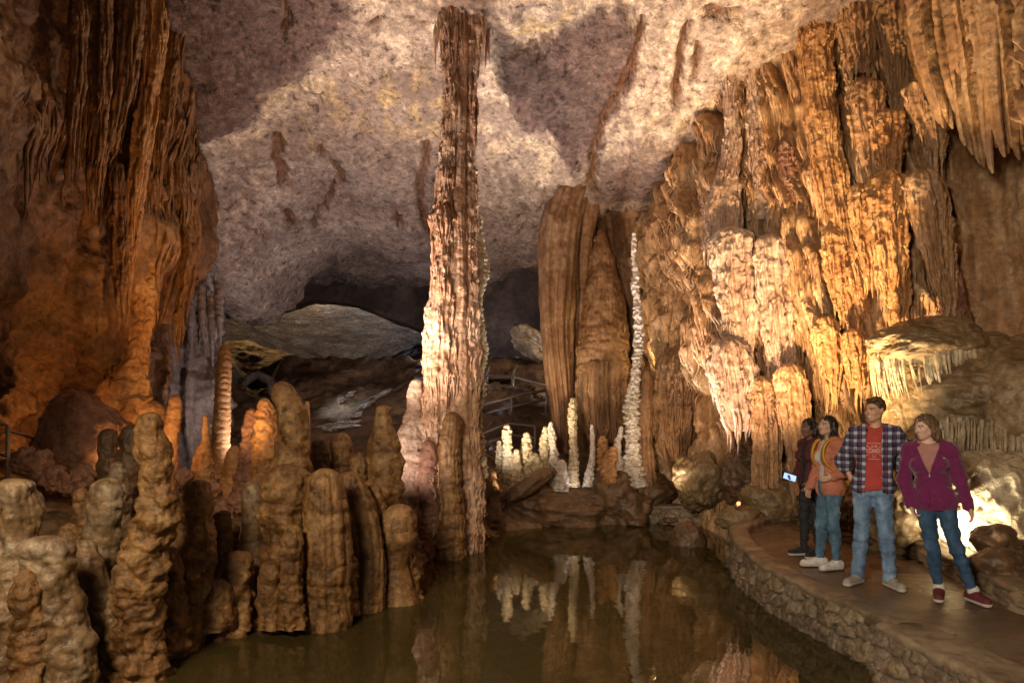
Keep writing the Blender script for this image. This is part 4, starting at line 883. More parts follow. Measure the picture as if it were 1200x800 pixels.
# bright ledge and scattered lit rocks on the far slope
def onfloor(px_, py_, y0=13.0):
    Ys = np.arange(y0, 34, 0.05); X_ = (px_-600)*Ys/F; Z_ = ZC+(HZ-py_)*Ys/F
    fz = floor_z(X_, Ys); i = int(np.argmax(fz > Z_)); return np.array([X_[i], Ys[i], fz[i]])
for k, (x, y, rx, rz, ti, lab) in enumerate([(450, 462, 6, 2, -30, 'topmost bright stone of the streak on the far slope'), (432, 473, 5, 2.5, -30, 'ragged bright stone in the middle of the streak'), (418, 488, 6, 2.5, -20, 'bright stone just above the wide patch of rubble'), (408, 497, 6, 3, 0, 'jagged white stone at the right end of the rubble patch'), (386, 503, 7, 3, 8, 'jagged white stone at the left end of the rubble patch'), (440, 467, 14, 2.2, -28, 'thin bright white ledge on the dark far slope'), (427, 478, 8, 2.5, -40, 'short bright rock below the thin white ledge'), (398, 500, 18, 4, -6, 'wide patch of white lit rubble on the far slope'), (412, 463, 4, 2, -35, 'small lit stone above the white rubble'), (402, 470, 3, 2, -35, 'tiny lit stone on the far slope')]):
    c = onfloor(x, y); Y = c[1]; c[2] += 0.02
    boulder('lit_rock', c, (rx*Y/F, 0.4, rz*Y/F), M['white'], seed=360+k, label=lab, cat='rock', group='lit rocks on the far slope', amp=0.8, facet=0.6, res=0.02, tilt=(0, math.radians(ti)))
boulder('pale_outcrop', W(624, 402, 21.5), (0.75, 0.6, 0.42), M['palerock'], seed=370, label='pale rock outcrop above the stairs left of the brown drapery', cat='rock', amp=0.3, res=0.03, tilt=(0, math.radians(28)))

# broad lumps that tie the shore stalagmites together
for k, (x, y, rx, rz, Y, lab) in enumerate([(30, 740, 52, 42, 5.9, 'bulging root mass between the two leftmost foreground stalagmites'), (118, 745, 34, 34, 6.4, 'lumpy root mass left of the tallest foreground stalagmite'), (310, 690, 42, 34, 7.5, 'rounded root mass under the slim pale stalagmite'), (370, 650, 44, 52, 7.8, 'massive shared root of the ribbed and twin topped stalagmites'), (430, 640, 34, 50, 8.3, 'rounded root mass behind the slender and bulb headed stalagmites'), (215, 720, 30, 26, 6.9, 'low swelling between the tallest and the blunt ochre stalagmites')]):
    boulder('flowstone_root', W(x, y, Y+0.25), (rx*Y/F, 0.32, rz*Y/F), M['hedge'], seed=380+k, label=lab, cat='flowstone', group='root masses along the left shore', amp=0.3, res=0.018)

# more spires filling the shore bank
more = [
 ([(262, 598, 7), (262, 615, 11), (260, 650, 13), (258, 700, 18)], 722, 'hedge', 'small brown spire between the blunt ochre and the slim pale stalagmites'),
 ([(92, 572, 6), (93, 590, 9), (93, 630, 11), (92, 690, 16)], 735, 'hedge', 'brown spire behind the gap left of the pale grey headed stalagmite'),
 ([(318, 590, 7), (318, 610, 11), (318, 650, 13), (318, 700, 16)], 705, 'hedge', 'brown spire between the slim pale stalagmite and the large brown cluster'),
 ([(362, 580, 8), (362, 605, 12), (362, 650, 14), (362, 700, 18)], 712, 'hedge', 'knobbly brown spire squeezed left of the wide ribbed stalagmite'),
 ([(405, 640, 7), (405, 655, 10), (406, 690, 13), (406, 720, 16)], 712, 'hedge', 'short knob in front of the joint between the two fluted stalagmites'),
 ([(203, 640, 8), (203, 660, 12), (202, 700, 15), (200, 760, 22)], 756, 'hedge', 'low knobbly spire at the right foot of the tallest foreground stalagmite'),
 ([(142, 660, 7), (142, 680, 11), (140, 730, 15), (138, 790, 22)], 776, 'hedgegrey', 'grey brown spire at the left foot of the tallest foreground stalagmite'),
 ([(30, 668, 10), (30, 690, 16), (30, 740, 20), (30, 820, 30)], 812, 'hedge', 'brown spire before the gap between the two leftmost foreground stalagmites'),
 ([(274, 612, 5), (274, 625, 8), (274, 660, 10), (274, 700, 14)], 706, 'hedge', 'thin brown spire just left of the slim pale stalagmite'),
 ([(420, 530, 6), (420, 545, 9), (421, 580, 12), (422, 640, 16)], 672, 'hedge', 'dark brown spire behind the fluted pair near the forked stalagmite'),
 ([(476, 632, 6), (477, 650, 9), (478, 680, 12), (478, 700, 15)], 690, 'hedge', 'stubby knob on the right side of the bulb headed stalagmite'),
 ([(240, 640, 6), (240, 655, 9), (239, 690, 12), (238, 740, 17)], 738, 'hedgegrey', 'little grey brown spire beside the foot of the blunt ochre stalagmite'),
]
for k, (path, foot, mat, lab) in enumerate(more):
    tube('stalagmite', path, Yb(foot), M[mat], seed=500+k*3, lump=0.3, lf=0.9, band=0.08, bT=0.13, res=0.013, cap=0.8, flat=0.95, wob=0.04, flute=0.04, fw=0.08, label=lab, group=HG)
# long folds on the left wall
LW = 'long folds on the left wall'
lw = [
 ([(204, -60, 16), (203, 40, 13), (196, 100, 12), (187, 160, 10), (178, 210, 5)], 10.95, 'fluted orange brown fold hanging at the upper edge of the left wall'),
 ([(184, -60, 17), (182, 40, 14), (174, 110, 12), (162, 180, 10), (153, 240, 7), (150, 270, 3)], 10.6, 'longest fluted fold sweeping down to the thin orange pipe'),
 ([(152, -60, 18), (152, 20, 18), (146, 80, 16), (135, 130, 12), (122, 170, 7), (115, 190, 3)], 10.1, 'broad rounded curtain in the dark upper part of the left wall'),
 ([(122, -20, 9), (120, 60, 10), (117, 120, 11), (112, 170, 8), (105, 205, 3)], 9.75, 'darker fold left of the broad rounded curtain'),
 ([(170, 150, 9), (164, 200, 10), (156, 260, 9), (150, 320, 4)], 10.75, 'short orange fold beside the tiered orange column'),
 ([(138, 190, 7), (138, 240, 9), (140, 300, 8), (143, 340, 3)], 10.4, 'narrow brown fold left of the thin orange pipe'),
 ([(94, 0, 9), (92, 60, 10), (88, 110, 8), (84, 150, 3)], 9.3, 'thin dark fold high on the left wall near the picture corner'),
 ([(215, 225, 6), (220, 260, 10), (222, 300, 10), (216, 340, 7), (208, 370, 3)], 12.0, 'pale edged fold at the outermost bulge of the left wall')]
for k, (path, Y, lab) in enumerate(lw):
    tube('wall_drapery', path, Y-0.55, M['wallL' if k not in (1, 4) else 'orange'], seed=540+k*3, res=0.016, lump=0.12, lf=1.0, flute=0.28, fw=0.085, tier=0.05, tT=1.2, flat=0.85, cap=0.8, strands=110, sr=0.022, sl=0.7, label=lab, cat='flowstone', group=LW)

# dark grime and paler caps are left to the rock; extra tapered lobes under the dome
boulder('body', W(1140, 432, 8.75), (0.62, 0.55, 0.5), M['capgrey'], seed=269, parent=mr, amp=0.14, res=0.018)
boulder('body', W(1120, 462, 8.6), (0.62, 0.5, 0.62), M['capgrey'], seed=268, parent=mr, amp=0.14, res=0.018)
# ------------------------------------------------------------------ walkway with its stone wall
fe = [(4.9, 11.4), (4.2, 10.9), (3.5, 10.25), (3.08, 9.6), (2.9, 8.9), (2.80, 8.1), (2.76, 7.3), (2.84, 6.5), (2.94, 5.9), (3.02, 5.3), (3.08, 4.7), (3.14, 4.2), (3.2, 3.0), (3.25, 1.5), (3.3, -1)]
be = [(6.4, 12.2), (6.1, 11.6), (5.9, 11.0), (5.5, 10.2), (5.2, 9.3), (4.95, 8.5), (4.72, 7.9), (4.6, 7.3), (4.5, 6.7), (4.4, 6.2), (4.33, 5.8), (4.3, 5.0), (4.3, 3.5), (4.3, 1.5), (4.3, -1)]
fe = cr([(a+0.13, b, 0) for a, b in fe], 360)[:, :2]; be = cr([(a, b, 0) for a, b in be], 360)[:, :2]
u = np.linspace(0, 1, 60)
P_ = fe[:, None, :]*(1-u[None, :, None])+be[:, None, :]*u[None, :, None]
z = 0.42+0.006*fbm(P3(P_[..., 0].ravel()*2, P_[..., 1].ravel()*2), 3, 60)
t = NT('wet_path'); tc = t.n('ShaderNodeTexCoord').outputs['Object']
n1 = t.noise(tc, 1.1, 5, 0.6); n2 = t.noise(tc, 9, 5, 0.6); n3 = t.noise(tc, 1.7, 4, 0.55, 0.5)
cc = t.mix(1.0, t.ramp(n1, [(0.3, (0.085, 0.052, 0.030)), (0.7, (0.19, 0.125, 0.075))]), t.ramp(n2, [(0.3, 0.75), (0.7, 1.25)]), 'MULTIPLY')
b = t.n('ShaderNodeBsdfPrincipled'); t.l(cc, b.inputs['Base Color']); t.l(t.ramp(n3, [(0.38, 0.12), (0.58, 0.5)]), b.inputs['Roughness'])
bp = t.n('ShaderNodeBump', Strength=1, Distance=0.014); t.l(t.noise(tc, 12, 7, 0.7), bp.inputs['Height']); t.l(bp.outputs[0], b.inputs['Normal'])
oo = t.n('ShaderNodeOutputMaterial'); t.l(b.outputs[0], oo.inputs[0]); M['path'] = t.m
o = mesh_obj('cave_path', np.stack([P_[..., 0].ravel(), P_[..., 1].ravel(), z], -1), grid_faces(360, 60), M['path']); tag(o, kind='structure')

def strip_normals(c):
    t_ = np.gradient(c, axis=0); t_ /= np.linalg.norm(t_, axis=1)[:, None]; return np.stack([-t_[:, 1], t_[:, 0]], -1)
# masonry material: irregular stones in mortar
def masonry(name, c1, c2, mort, sc=5.5):
    t = NT(name); tc = t.n('ShaderNodeTexCoord').outputs['Object']
    sv = t.vmap(tc, (1, 1, 0.75)); nn = t.n('ShaderNodeTexNoise', Scale=4, Detail=3); t.l(sv, nn.inputs['Vector'])
    ad = t.n('ShaderNodeVectorMath', operation='MULTIPLY_ADD'); t.l(nn.outputs['Color'], ad.inputs[0]); ad.inputs[1].default_value = (0.12,)*3; t.l(sv, ad.inputs[2])
    v1 = t.n('ShaderNodeTexVoronoi', feature='DISTANCE_TO_EDGE', Scale=sc); t.l(ad.outputs[0], v1.inputs['Vector'])
    v2 = t.n('ShaderNodeTexVoronoi', feature='F1', Scale=sc); t.l(ad.outputs[0], v2.inputs['Vector'])
    e = t.ramp(v1.outputs['Distance'], [(0.02, 0.0), (0.09, 1.0)])
    n2 = t.noise(tc, 13, 6, 0.65)
    sx = t.n('ShaderNodeSeparateColor'); t.l(v2.outputs['Color'], sx.inputs[0])
    st = t.mix(1.0, t.mix(sx.outputs[0], c1, c2), t.ramp(n2, [(0.3, 0.55), (0.7, 1.45)]), 'MULTIPLY')
    cc = t.mix(e, t.mix(1.0, mort, t.ramp(n2, [(0.3, 0.7), (0.7, 1.3)]), 'MULTIPLY'), st)
    b = t.n('ShaderNodeBsdfPrincipled'); t.l(cc, b.inputs['Base Color']); t.l(t.ramp(n2, [(0.3, 0.35), (0.7, 0.7)]), b.inputs['Roughness'])
    hh = t.math('ADD', t.math('MULTIPLY', t.ramp(v1.outputs['Distance'], [(0.0, 0.0), (0.16, 1.0)]), 0.8), t.math('MULTIPLY', n2, 0.6))
    bp = t.n('ShaderNodeBump', Strength=1, Distance=0.04); t.l(hh, bp.inputs['Height']); t.l(bp.outputs[0], b.inputs['Normal'])
    oo = t.n('ShaderNodeOutputMaterial'); t.l(b.outputs[0], oo.inputs[0]); return t.m
t = NT('rubble_masonry'); tc = t.n('ShaderNodeTexCoord').outputs['Object']
at = t.n('ShaderNodeAttribute', attribute_name='tint'); nn = t.noise(tc, 22, 6, 0.65)
b = t.n('ShaderNodeBsdfPrincipled'); t.l(t.mix(1.0, at.outputs['Color'], t.ramp(nn, [(0.3, 0.5), (0.7, 1.5)]), 'MULTIPLY'), b.inputs['Base Color'])
t.l(t.ramp(t.noise(tc, 5, 3), [(0.35, 0.28), (0.65, 0.7)]), b.inputs['Roughness'])
bp = t.n('ShaderNodeBump', Strength=1, Distance=0.02); t.l(nn, bp.inputs['Height']); t.l(bp.outputs[0], b.inputs['Normal'])
oo = t.n('ShaderNodeOutputMaterial'); t.l(b.outputs[0], oo.inputs[0]); M['masonry'] = t.m
def worley2(u, v, seed):
    iu, iv = np.floor(u), np.floor(v); d1 = np.full(u.shape, 9.0); d2 = np.full(u.shape, 9.0); r = np.zeros(u.shape); r2 = np.zeros(u.shape)
    for a in (-1, 0, 1):
        for b_ in (-1, 0, 1):
            cu, cv = iu+a, iv+b_; hh = cu*57.3+cv*113.7
            x = cu+0.1+0.8*h1(hh, seed)-u; y = cv+0.1+0.8*h1(hh, seed+1)-v; d_ = np.sqrt(x*x+y*y)
            m = d_ < d1; d2 = np.where(m, d1, np.minimum(d2, d_)); r = np.where(m, h1(hh, seed+2), r); r2 = np.where(m, h1(hh, seed+3), r2); d1 = np.where(m, d_, d1)
    return d1, d2, r, r2
M['kerbstone'] = rock_mat('worn_kerb_mortar', ((0.13, 0.095, 0.06), (0.21, 0.155, 0.10), (0.30, 0.23, 0.155)), var=1.6, streak=0, fine=8, bump=0.02, bsc=9, rough=(0.3, 0.6), scal=0.2, scs=5)

def path_wall(name, c, w, top, bot, label, cat, seed, mface, mtop, side=1, nz=64):
    """wall along centreline c (n,2): outer face towards 'side' of the line, parts face and coping"""
    nrm = strip_normals(c)*side; n = len(c)
    root = empty(name, (float(c[:, 0].mean()), float(c[:, 1].mean()), bot)); tag(root, label, cat)
    zt = top if np.ndim(top) else np.full(n, top)
    # outer face
    k = np.linspace(0, 1, nz)
    Z_ = bot+(zt[:, None]-bot)*k[None, :]
    base = c[:, None, :]+nrm[:, None, :]*(w*0.5+0.05*(1-k))[None, :, None]
    p = np.concatenate([base, Z_[..., None]], -1)
    q = p.reshape(-1, 3)
    arc = np.concatenate([[0], np.cumsum(np.linalg.norm(np.diff(c, axis=0), axis=1))])
    uu = np.repeat(arc[:, None], nz, 1).ravel(); vv = Z_.ravel()
    F1, F2, rnd, rn2 = worley2(uu/0.20+0.25*fbm(q*6, 2, seed+8), vv/0.145+0.25*fbm(q*6, 2, seed+9), seed)
    e = sst(0.02, 0.22, F2-F1)
    d = 0.045*e*(0.5+rnd)+0.012*fbm(q*14, 3, seed+1)+0.03*fbm(q*1.2, 2, seed+2)
    d = d.reshape(n, nz)*np.minimum(1, (1-k)*8)[None, :]
    cA, cB, cC = np.array([0.26, 0.19, 0.115]), np.array([0.13, 0.085, 0.05]), np.array([0.19, 0.15, 0.115])
    tint = cA*rnd[:, None]+cB*(1-rnd[:, None]); tint = tint*(1-0.5*rn2[:, None])+cC*0.5*rn2[:, None]
    tint = tint*e[:, None]+np.array([0.17, 0.135, 0.095])*(1-e[:, None])
    tint = tint*(1+0.35*fbm(q*9, 3, seed+3))[:, None]
    p[..., :2] += nrm[:, None, :]*d[..., None]
    f = mesh_obj('face', p.reshape(-1, 3), grid_faces(n, nz, flip=side > 0), mface, root, attrs={'tint': np.clip(tint, 0.01, 1)}); f.matrix_parent_inverse = Matrix.Translation(-Vector(root.location))
    # coping: over the top and down the inner side
    prof = [(0.5*w+0.012, -0.07), (0.5*w+0.028, -0.035), (0.5*w+0.02, -0.008), (0.5*w-0.01, 0.004), (0.25*w, 0.012), (0, 0.015), (-0.25*w, 0.012), (-0.5*w+0.02, 0.004), (-0.5*w, -0.02), (-0.5*w-0.002, -0.2)]
    prof = cr([(a, 0, b_) for a, b_ in prof], 30)
    T_ = np.zeros((n, 30, 3)); T_[..., :2] = c[:, None, :]+nrm[:, None, :]*prof[None, :, 0:1]; T_[..., 2] = zt[:, None]+prof[None, :, 2]
    q = T_.reshape(-1, 3); dn = (0.014*fbm(q*4, 3, seed+5)+0.012*ridge(q*2.2, 2, seed+6)).reshape(n, 30)
    T_[..., 2] += dn; T_[..., :2] += nrm[:, None, :]*(0.02*fbm(q*3, 3, seed+7).reshape(n, 30))[..., None]
    f = mesh_obj('coping', T_.reshape(-1, 3), grid_faces(n, 30, flip=side < 0), mtop, root); f.matrix_parent_inverse = Matrix.Translation(-Vector(root.location))
    return root
N1 = 620
k_end = int(np.argmin(np.abs(fe[:, 1]-5.28)))
c1 = cr([(a, b, 0) for a, b in fe[10:k_end+1:8]], N1)[:, :2]; n1_ = strip_normals(c1)
path_wall('walkway_wall', c1+n1_*0.0, 0.24, 0.44+0.05*sst(8.6, 9.4, c1[:, 1]), -0.5, 'long curving rubble stone wall between the pool and the walkway', 'wall', 70, M['masonry'], M['kerbstone'], side=-1)
c2 = cr([(a-0.03, b, 0) for a, b in fe[k_end-5::10]], 420)[:, :2]
path_wall('walkway_wall', c2, 0.40, 0.425, -0.5, 'nearer broken edged stretch of stone wall at the bottom right', 'wall', 75, M['masonry'], M['kerbstone'], side=-1)
c3 = cr([(a+0.1, b, 0) for a, b in be[12::10]], 260)[:, :2]
path_wall('kerb_wall', c3, 0.22, 0.60, 0.2, 'low grey kerb along the rock side of the walkway', 'kerb', 80, M['kerbstone'], M['kerbstone'], side=-1)
c4 = cr([(1.9, 13.15, 0), (2.6, 13.25, 0), (3.3, 13.1, 0), (3.9, 12.6, 0), (4.3, 12.0, 0), (4.75, 11.6, 0)], 160)[:, :2]
path_wall('bank_wall', c4, 0.3, 0.33, -0.4, 'low flat topped wall round the far end of the pool', 'wall', 85, M['kerbstone'], M['kerbstone'], side=-1)

# ------------------------------------------------------------------ railings and stairs
M['steel'] = plain_mat('worn_steel', (0.40, 0.36, 0.31), rough=0.4, metal=0.6, noise=0.2, nscale=20)
M['wood'] = plain_mat('stair_boards', (0.20, 0.13, 0.085), rough=0.7, noise=0.35, nscale=12)
def railing(label, pts, Y, h=1.0, rails=(1.0, 0.5), every=1.2, r=0.028, group='railings of the cave trail', post_r=None):
    """pts: (px, py of the hand rail[,Y]) ; posts drop h metres"""
    P = [W(q[0], q[1], q[2] if len(q) > 2 else Y) for q in pts]
    root = empty('railing', tuple(P[0]-[0, 0, h])); tag(root, label, 'railing', group)
    inv = Matrix.Translation(-Vector(root.location))
    for rl in rails:
        V, Fc = pipe([p-[0, 0, (1-rl)*h] for p in P], r); o = mesh_obj('rail', V, Fc, M['steel'], root); o.matrix_parent_inverse = inv
    for a, b_ in zip(P[:-1], P[1:]):
        L = np.linalg.norm(b_-a); n = max(1, int(round(L/every)))
        for i in range(n):
            q = a+(b_-a)*i/n; V, Fc = pipe([q, q-[0, 0, h+0.15]], post_r or r*1.15); o = mesh_obj('post', V, Fc, M['steel'], root); o.matrix_parent_inverse = inv
    q = P[-1]; V, Fc = pipe([q, q-[0, 0, h+0.15]], post_r or r*1.15); o = mesh_obj('post', V, Fc, M['steel'], root); o.matrix_parent_inverse = inv
railing('steel railing end post and rails at the left edge of the picture', [(-40, 480, 8.0), (9, 499, 8.4)], 8.2, h=0.75, r=0.02)
railing('dark descending rail beyond the left edge post', [(9, 504, 8.4), (50, 517, 9.6)], 9, h=0.5, rails=(1.0,), every=1.0, r=0.018)
railing('faint railing with vertical posts along the far crest', [(385, 432, 29), (420, 433, 29), (455, 436, 28.5), (488, 440, 28)], 29, h=1.0, every=1.1, r=0.03)
railing('distant rail on the crest left of the faint posted one', [(300, 430, 29.5), (340, 431, 29.5), (385, 432, 29)], 29, h=0.8, every=2.0, r=0.022)
railing('upper rail running right from the stair landing', [(568, 440, 20), (601, 441, 20), (640, 452, 19)], 20, h=0.6, r=0.032, every=1.4)
railing('middle rail climbing to the right across the slope', [(562, 476, 18), (600, 465, 18), (640, 457, 18)], 18, h=0.5, r=0.032, every=0.85)
railing('lower rail with a corner post above the cream totems', [(560, 510, 16), (596, 496, 16.5), (627, 499, 16)], 16, h=0.55, r=0.028, every=2.0)
railing('stair rail descending behind the great column', [(562, 514, 15.2), (590, 528, 14.6)], 15, h=0.55, r=0.022, every=2, rails=(1.0, 0.5, 0.1))
# stair flight on the slope
sr = empty('stairs', tuple(W(588, 446, 20.5))); tag(sr, 'short flight of board steps with a handrail frame on the far slope', 'stairs')
inv = Matrix.Translation(-Vector(sr.location))
for k in range(9):
    c = W(586+k*0.6, 443-k*2.3, 20.6+0.28*k)
    V, Fc = box_mesh([(c, (1.0, 0.27, 0.05), (0, 0, 0))]); o = mesh_obj('step', V, Fc, M['wood'], sr, smooth=False); o.matrix_parent_inverse = inv
for pts in ([W(571, 436, 20.4), W(577, 419, 22.9), W(609, 419, 22.9), W(602, 436, 20.4)], ):
    V, Fc = pipe(pts, 0.035); o = mesh_obj('handrail', V, Fc, M['steel'], sr); o.matrix_parent_inverse = inv
for (x, y, Y, h) in ((571, 436, 20.4, .45), (602, 436, 20.4, .45), (577, 419, 22.9, .4), (609, 419, 22.9, .4)):
    p = W(x, y, Y); V, Fc = pipe([p, p-[0, 0, h]], 0.035); o = mesh_obj('post', V, Fc, M['steel'], sr); o.matrix_parent_inverse = inv

# rock arch on the dark slope at the left
it = [(302+22*math.cos(a), 470-30*math.sin(a)) for a in np.linspace(PI*1.05, -0.05*PI, 12)]
P = [W(x, y, 20.5) for x, y in it]; V, Fc = pipe(cr(P, 50), 0.13, 14); V = V+0.07*fbm(V*2.4, 3, 7)[:, None]
o = mesh_obj('rock_arch', V, Fc, M['lavender'], loc=tuple(P[0])); tag(o, 'dim low rock arch over a dark hollow on the far slope', 'rock arch')

# added amber lamp, standing in for the orange glow on a lit rock
pl = empty('added_path_lamp', tuple(W(865, 598, 10.3))); tag(pl, 'added amber lamp standing in for a lit rock at the far end of the walkway', 'lamp')
inv = Matrix.Translation(-Vector(pl.location))
c = W(865, 591, 10.2)
V, Fc = pipe([c+[0, 0.06, -0.05], c+[0, 0.005, 0]], 0.035, 12); o = mesh_obj('housing', V, Fc, M['steel'], pl); o.matrix_parent_inverse = inv
M['glow'] = plain_mat('added_lamp_glow', (1, 0.5, 0.25), emit=(1, 0.30, 0.10), es=3)
o = boulder('lens', c+[0, -0.02, 0.02], (0.03, 0.025, 0.03), M['glow'], parent=pl, amp=0.05, res=0.01)
# ------------------------------------------------------------------ people: signed distance bodies turned into one smooth skin each
def surface_nets(vol, org, h):
    ins = vol < 0
    nx, ny, nz = vol.shape
    c = [ins[dx:nx-1+dx, dy:ny-1+dy, dz:nz-1+dz] for dx in (0, 1) for dy in (0, 1) for dz in (0, 1)]
    cnt = sum(x.astype(np.int8) for x in c); act = (cnt > 0) & (cnt < 8)
    I = np.argwhere(act)
    vals = np.stack([vol[I[:, 0]+dx, I[:, 1]+dy, I[:, 2]+dz] for dx in (0, 1) for dy in (0, 1) for dz in (0, 1)], 1)
    offs = np.array([(dx, dy, dz) for dx in (0, 1) for dy in (0, 1) for dz in (0, 1)], float)
    edges = [(a, b) for a in range(8) for b in range(a+1, 8) if np.abs(offs[a]-offs[b]).sum() == 1]
    acc = np.zeros((len(I), 3)); n = np.zeros(len(I))
    for a, b in edges:
        va, vb = vals[:, a], vals[:, b]; m = (va < 0) != (vb < 0)
        t = np.where(m, va/(va-vb+1e-12), 0)[:, None]
        acc += np.where(m[:, None], offs[a]+t*(offs[b]-offs[a]), 0); n += m
    V = (I+acc/n[:, None])*h+org
    idx = np.full(act.shape, -1, np.int32); idx[act] = np.arange(len(I))
    Fq = []
    for ax in range(3):
        sl0 = [slice(None)]*3; sl1 = [slice(None)]*3; sl0[ax] = slice(0, -1); sl1[ax] = slice(1, None)
        s0, s1 = ins[tuple(sl0)], ins[tuple(sl1)]
        E = np.argwhere(s0 != s1); o1, o2 = [(1, 2), (2, 0), (0, 1)][ax]
        E = E[(E[:, o1] > 0) & (E[:, o2] > 0) & (E[:, o1] < act.shape[o1]) & (E[:, o2] < act.shape[o2])]
        d1 = np.zeros(3, int); d1[o1] = 1; d2 = np.zeros(3, int); d2[o2] = 1
        q = [idx[tuple((E-a).T)] for a in (d1+d2, d2, d1*0, d1)]
        q = np.stack(q, 1); fl = ~s0[tuple(E.T)]
        q[fl] = q[fl][:, ::-1]
        Fq.append(q)
    Fq = np.concatenate(Fq); Fq = Fq[(Fq >= 0).all(1)]
    return V, Fq
def eulr(rx=0, ry=0, rz=0): return np.array(Euler((rx, ry, rz)).to_matrix())
class SDF:
    def __init__(s, lo, hi, h):
        s.lo = np.array(lo, float); s.h = h; s.n = np.ceil((np.array(hi)-s.lo)/h).astype(int)+1
        s.v = np.full(s.n, 1.0, np.float32)
    def _sub(s, lo, hi, m):
        a = np.clip(np.floor((lo-m-s.lo)/s.h).astype(int), 0, s.n-1); b = np.clip(np.ceil((hi+m-s.lo)/s.h).astype(int)+1, 1, s.n)
        ax = [s.lo[i]+s.h*np.arange(a[i], b[i]) for i in range(3)]
        X = np.stack(np.meshgrid(*ax, indexing='ij'), -1)
        return tuple(slice(a[i], b[i]) for i in range(3)), X
    def _mix(s, sl, d, k, op):
        v = s.v[sl]
        if op == 'sub': 
            h = np.clip(0.5-0.5*(v+d)/k, 0, 1); s.v[sl] = v*(1-h)-d*h+k*h*(1-h); return
        h = np.clip(0.5+0.5*(v-d)/k, 0, 1); s.v[sl] = v*(1-h)+d*h-k*h*(1-h)
    def cap(s, a, b, ra, rb, k=0.03, sy=1.0, op='add'):
        a = np.array(a, float); b = np.array(b, float); r = max(ra, rb)
        sl, X = s._sub(np.minimum(a, b)-r, np.maximum(a, b)+r, max(k, 0.03)+0.03)
        S = np.array([1, 1/sy, 1]); Xs = X*S; a = a*S; b = b*S
        ba = b-a; t = np.clip(((Xs-a)@ba)/(ba@ba+1e-9), 0, 1)
        d = np.linalg.norm(Xs-a-t[..., None]*ba, axis=-1)-(ra+(rb-ra)*t)
        s._mix(sl, d*min(1, sy), k, op); return s
    def ell(s, c, r, R=None, k=0.03, op='add'):
        c = np.array(c, float); r = np.array(r, float); m = r.max() if R is not None else r
        sl, X = s._sub(c-m, c+m, max(k, 0.03)+0.03)
        q = X-c
        if R is not None: q = q@R
        k0 = np.linalg.norm(q/r, axis=-1); k1 = np.linalg.norm(q/(r*r), axis=-1)
        d = k0*(k0-1)/np.maximum(k1, 1e-6)
        s._mix(sl, d, k, op); return s
    def grid(s):
        ax = [s.lo[i]+s.h*np.arange(s.n[i]) for i in range(3)]
        return np.meshgrid(*ax, indexing='ij', sparse=True)
    def cut(s, fn):
        X, Y, Z = s.grid(); s.v = np.maximum(s.v, fn(X, Y, Z).astype(np.float32)); return s
    def rough(s, amp, f, seed):
        m = np.argwhere(np.abs(s.v) < 0.035)
        p = m*s.h+s.lo
        s.v[tuple(m.T)] += amp*fbm(p*np.array(f), 3, seed).astype(np.float32); return s
    def mesh(s, smooth=2):
        V, Fq = surface_nets(s.v, s.lo, s.h)
        # Laplacian smoothing
        e = np.concatenate([Fq[:, [0, 1]], Fq[:, [1, 2]], Fq[:, [2, 3]], Fq[:, [3, 0]]])
        for _ in range(smooth):
            acc = np.zeros_like(V); n = np.zeros(len(V))
            for a, b in ((0, 1), (1, 0)):
                for c in range(3): acc[:, c] += np.bincount(e[:, a], V[e[:, b], c], len(V))
                n += np.bincount(e[:, a], minlength=len(V))
            V = 0.5*V+0.5*acc/np.maximum(n, 1)[:, None]
        return V, Fq

def attr_mat(name, rough=0.6, sss=0.0, noise=0.08, ns=60, bump=0.001, sheen=0.0):
    t = NT(name); tc = t.n('ShaderNodeTexCoord').outputs['Object']
    at = t.n('ShaderNodeAttribute', attribute_name='tint'); n = t.noise(tc, ns, 4)
    c = t.mix(1.0, at.outputs['Color'], t.ramp(n, [(0.3, 1-noise), (0.7, 1+noise)]), 'MULTIPLY')
    b = t.n('ShaderNodeBsdfPrincipled'); t.l(c, b.inputs['Base Color']); b.inputs['Roughness'].default_value = rough
    if sheen: b.inputs['Sheen Weight'].default_value = sheen
    bp = t.n('ShaderNodeBump', Strength=1, Distance=bump); t.l(n, bp.inputs['Height']); t.l(bp.outputs[0], b.inputs['Normal'])
    o = t.n('ShaderNodeOutputMaterial'); t.l(b.outputs[0], o.inputs[0]); return t.m
M['skin'] = attr_mat('skin', 0.5, noise=0.05, ns=40)
def denim(name, c):
    t = NT(name); tc = t.n('ShaderNodeTexCoord').outputs['Object']
    n = t.noise(t.vmap(tc, (1, 1, 0.45)), 9, 5, 0.6); n2 = t.noise(t.vmap(tc, (160, 160, 40)), 2, 2)
    cc = t.mix(1.0, c, t.ramp(n, [(0.3, (0.42, 0.46, 0.54)), (0.52, (1, 1, 1)), (0.70, (1.9, 1.75, 1.6))]), 'MULTIPLY')
    cc = t.mix(0.4, cc, t.mix(1.0, cc, t.ramp(n2, [(0.3, 0.6), (0.7, 1.4)]), 'MULTIPLY'))
    b = t.n('ShaderNodeBsdfPrincipled'); t.l(cc, b.inputs['Base Color']); b.inputs['Roughness'].default_value = 0.85
    bp = t.n('ShaderNodeBump', Strength=1, Distance=0.004); t.l(n, bp.inputs['Height']); t.l(bp.outputs[0], b.inputs['Normal'])
    o = t.n('ShaderNodeOutputMaterial'); t.l(b.outputs[0], o.inputs[0]); return t.m
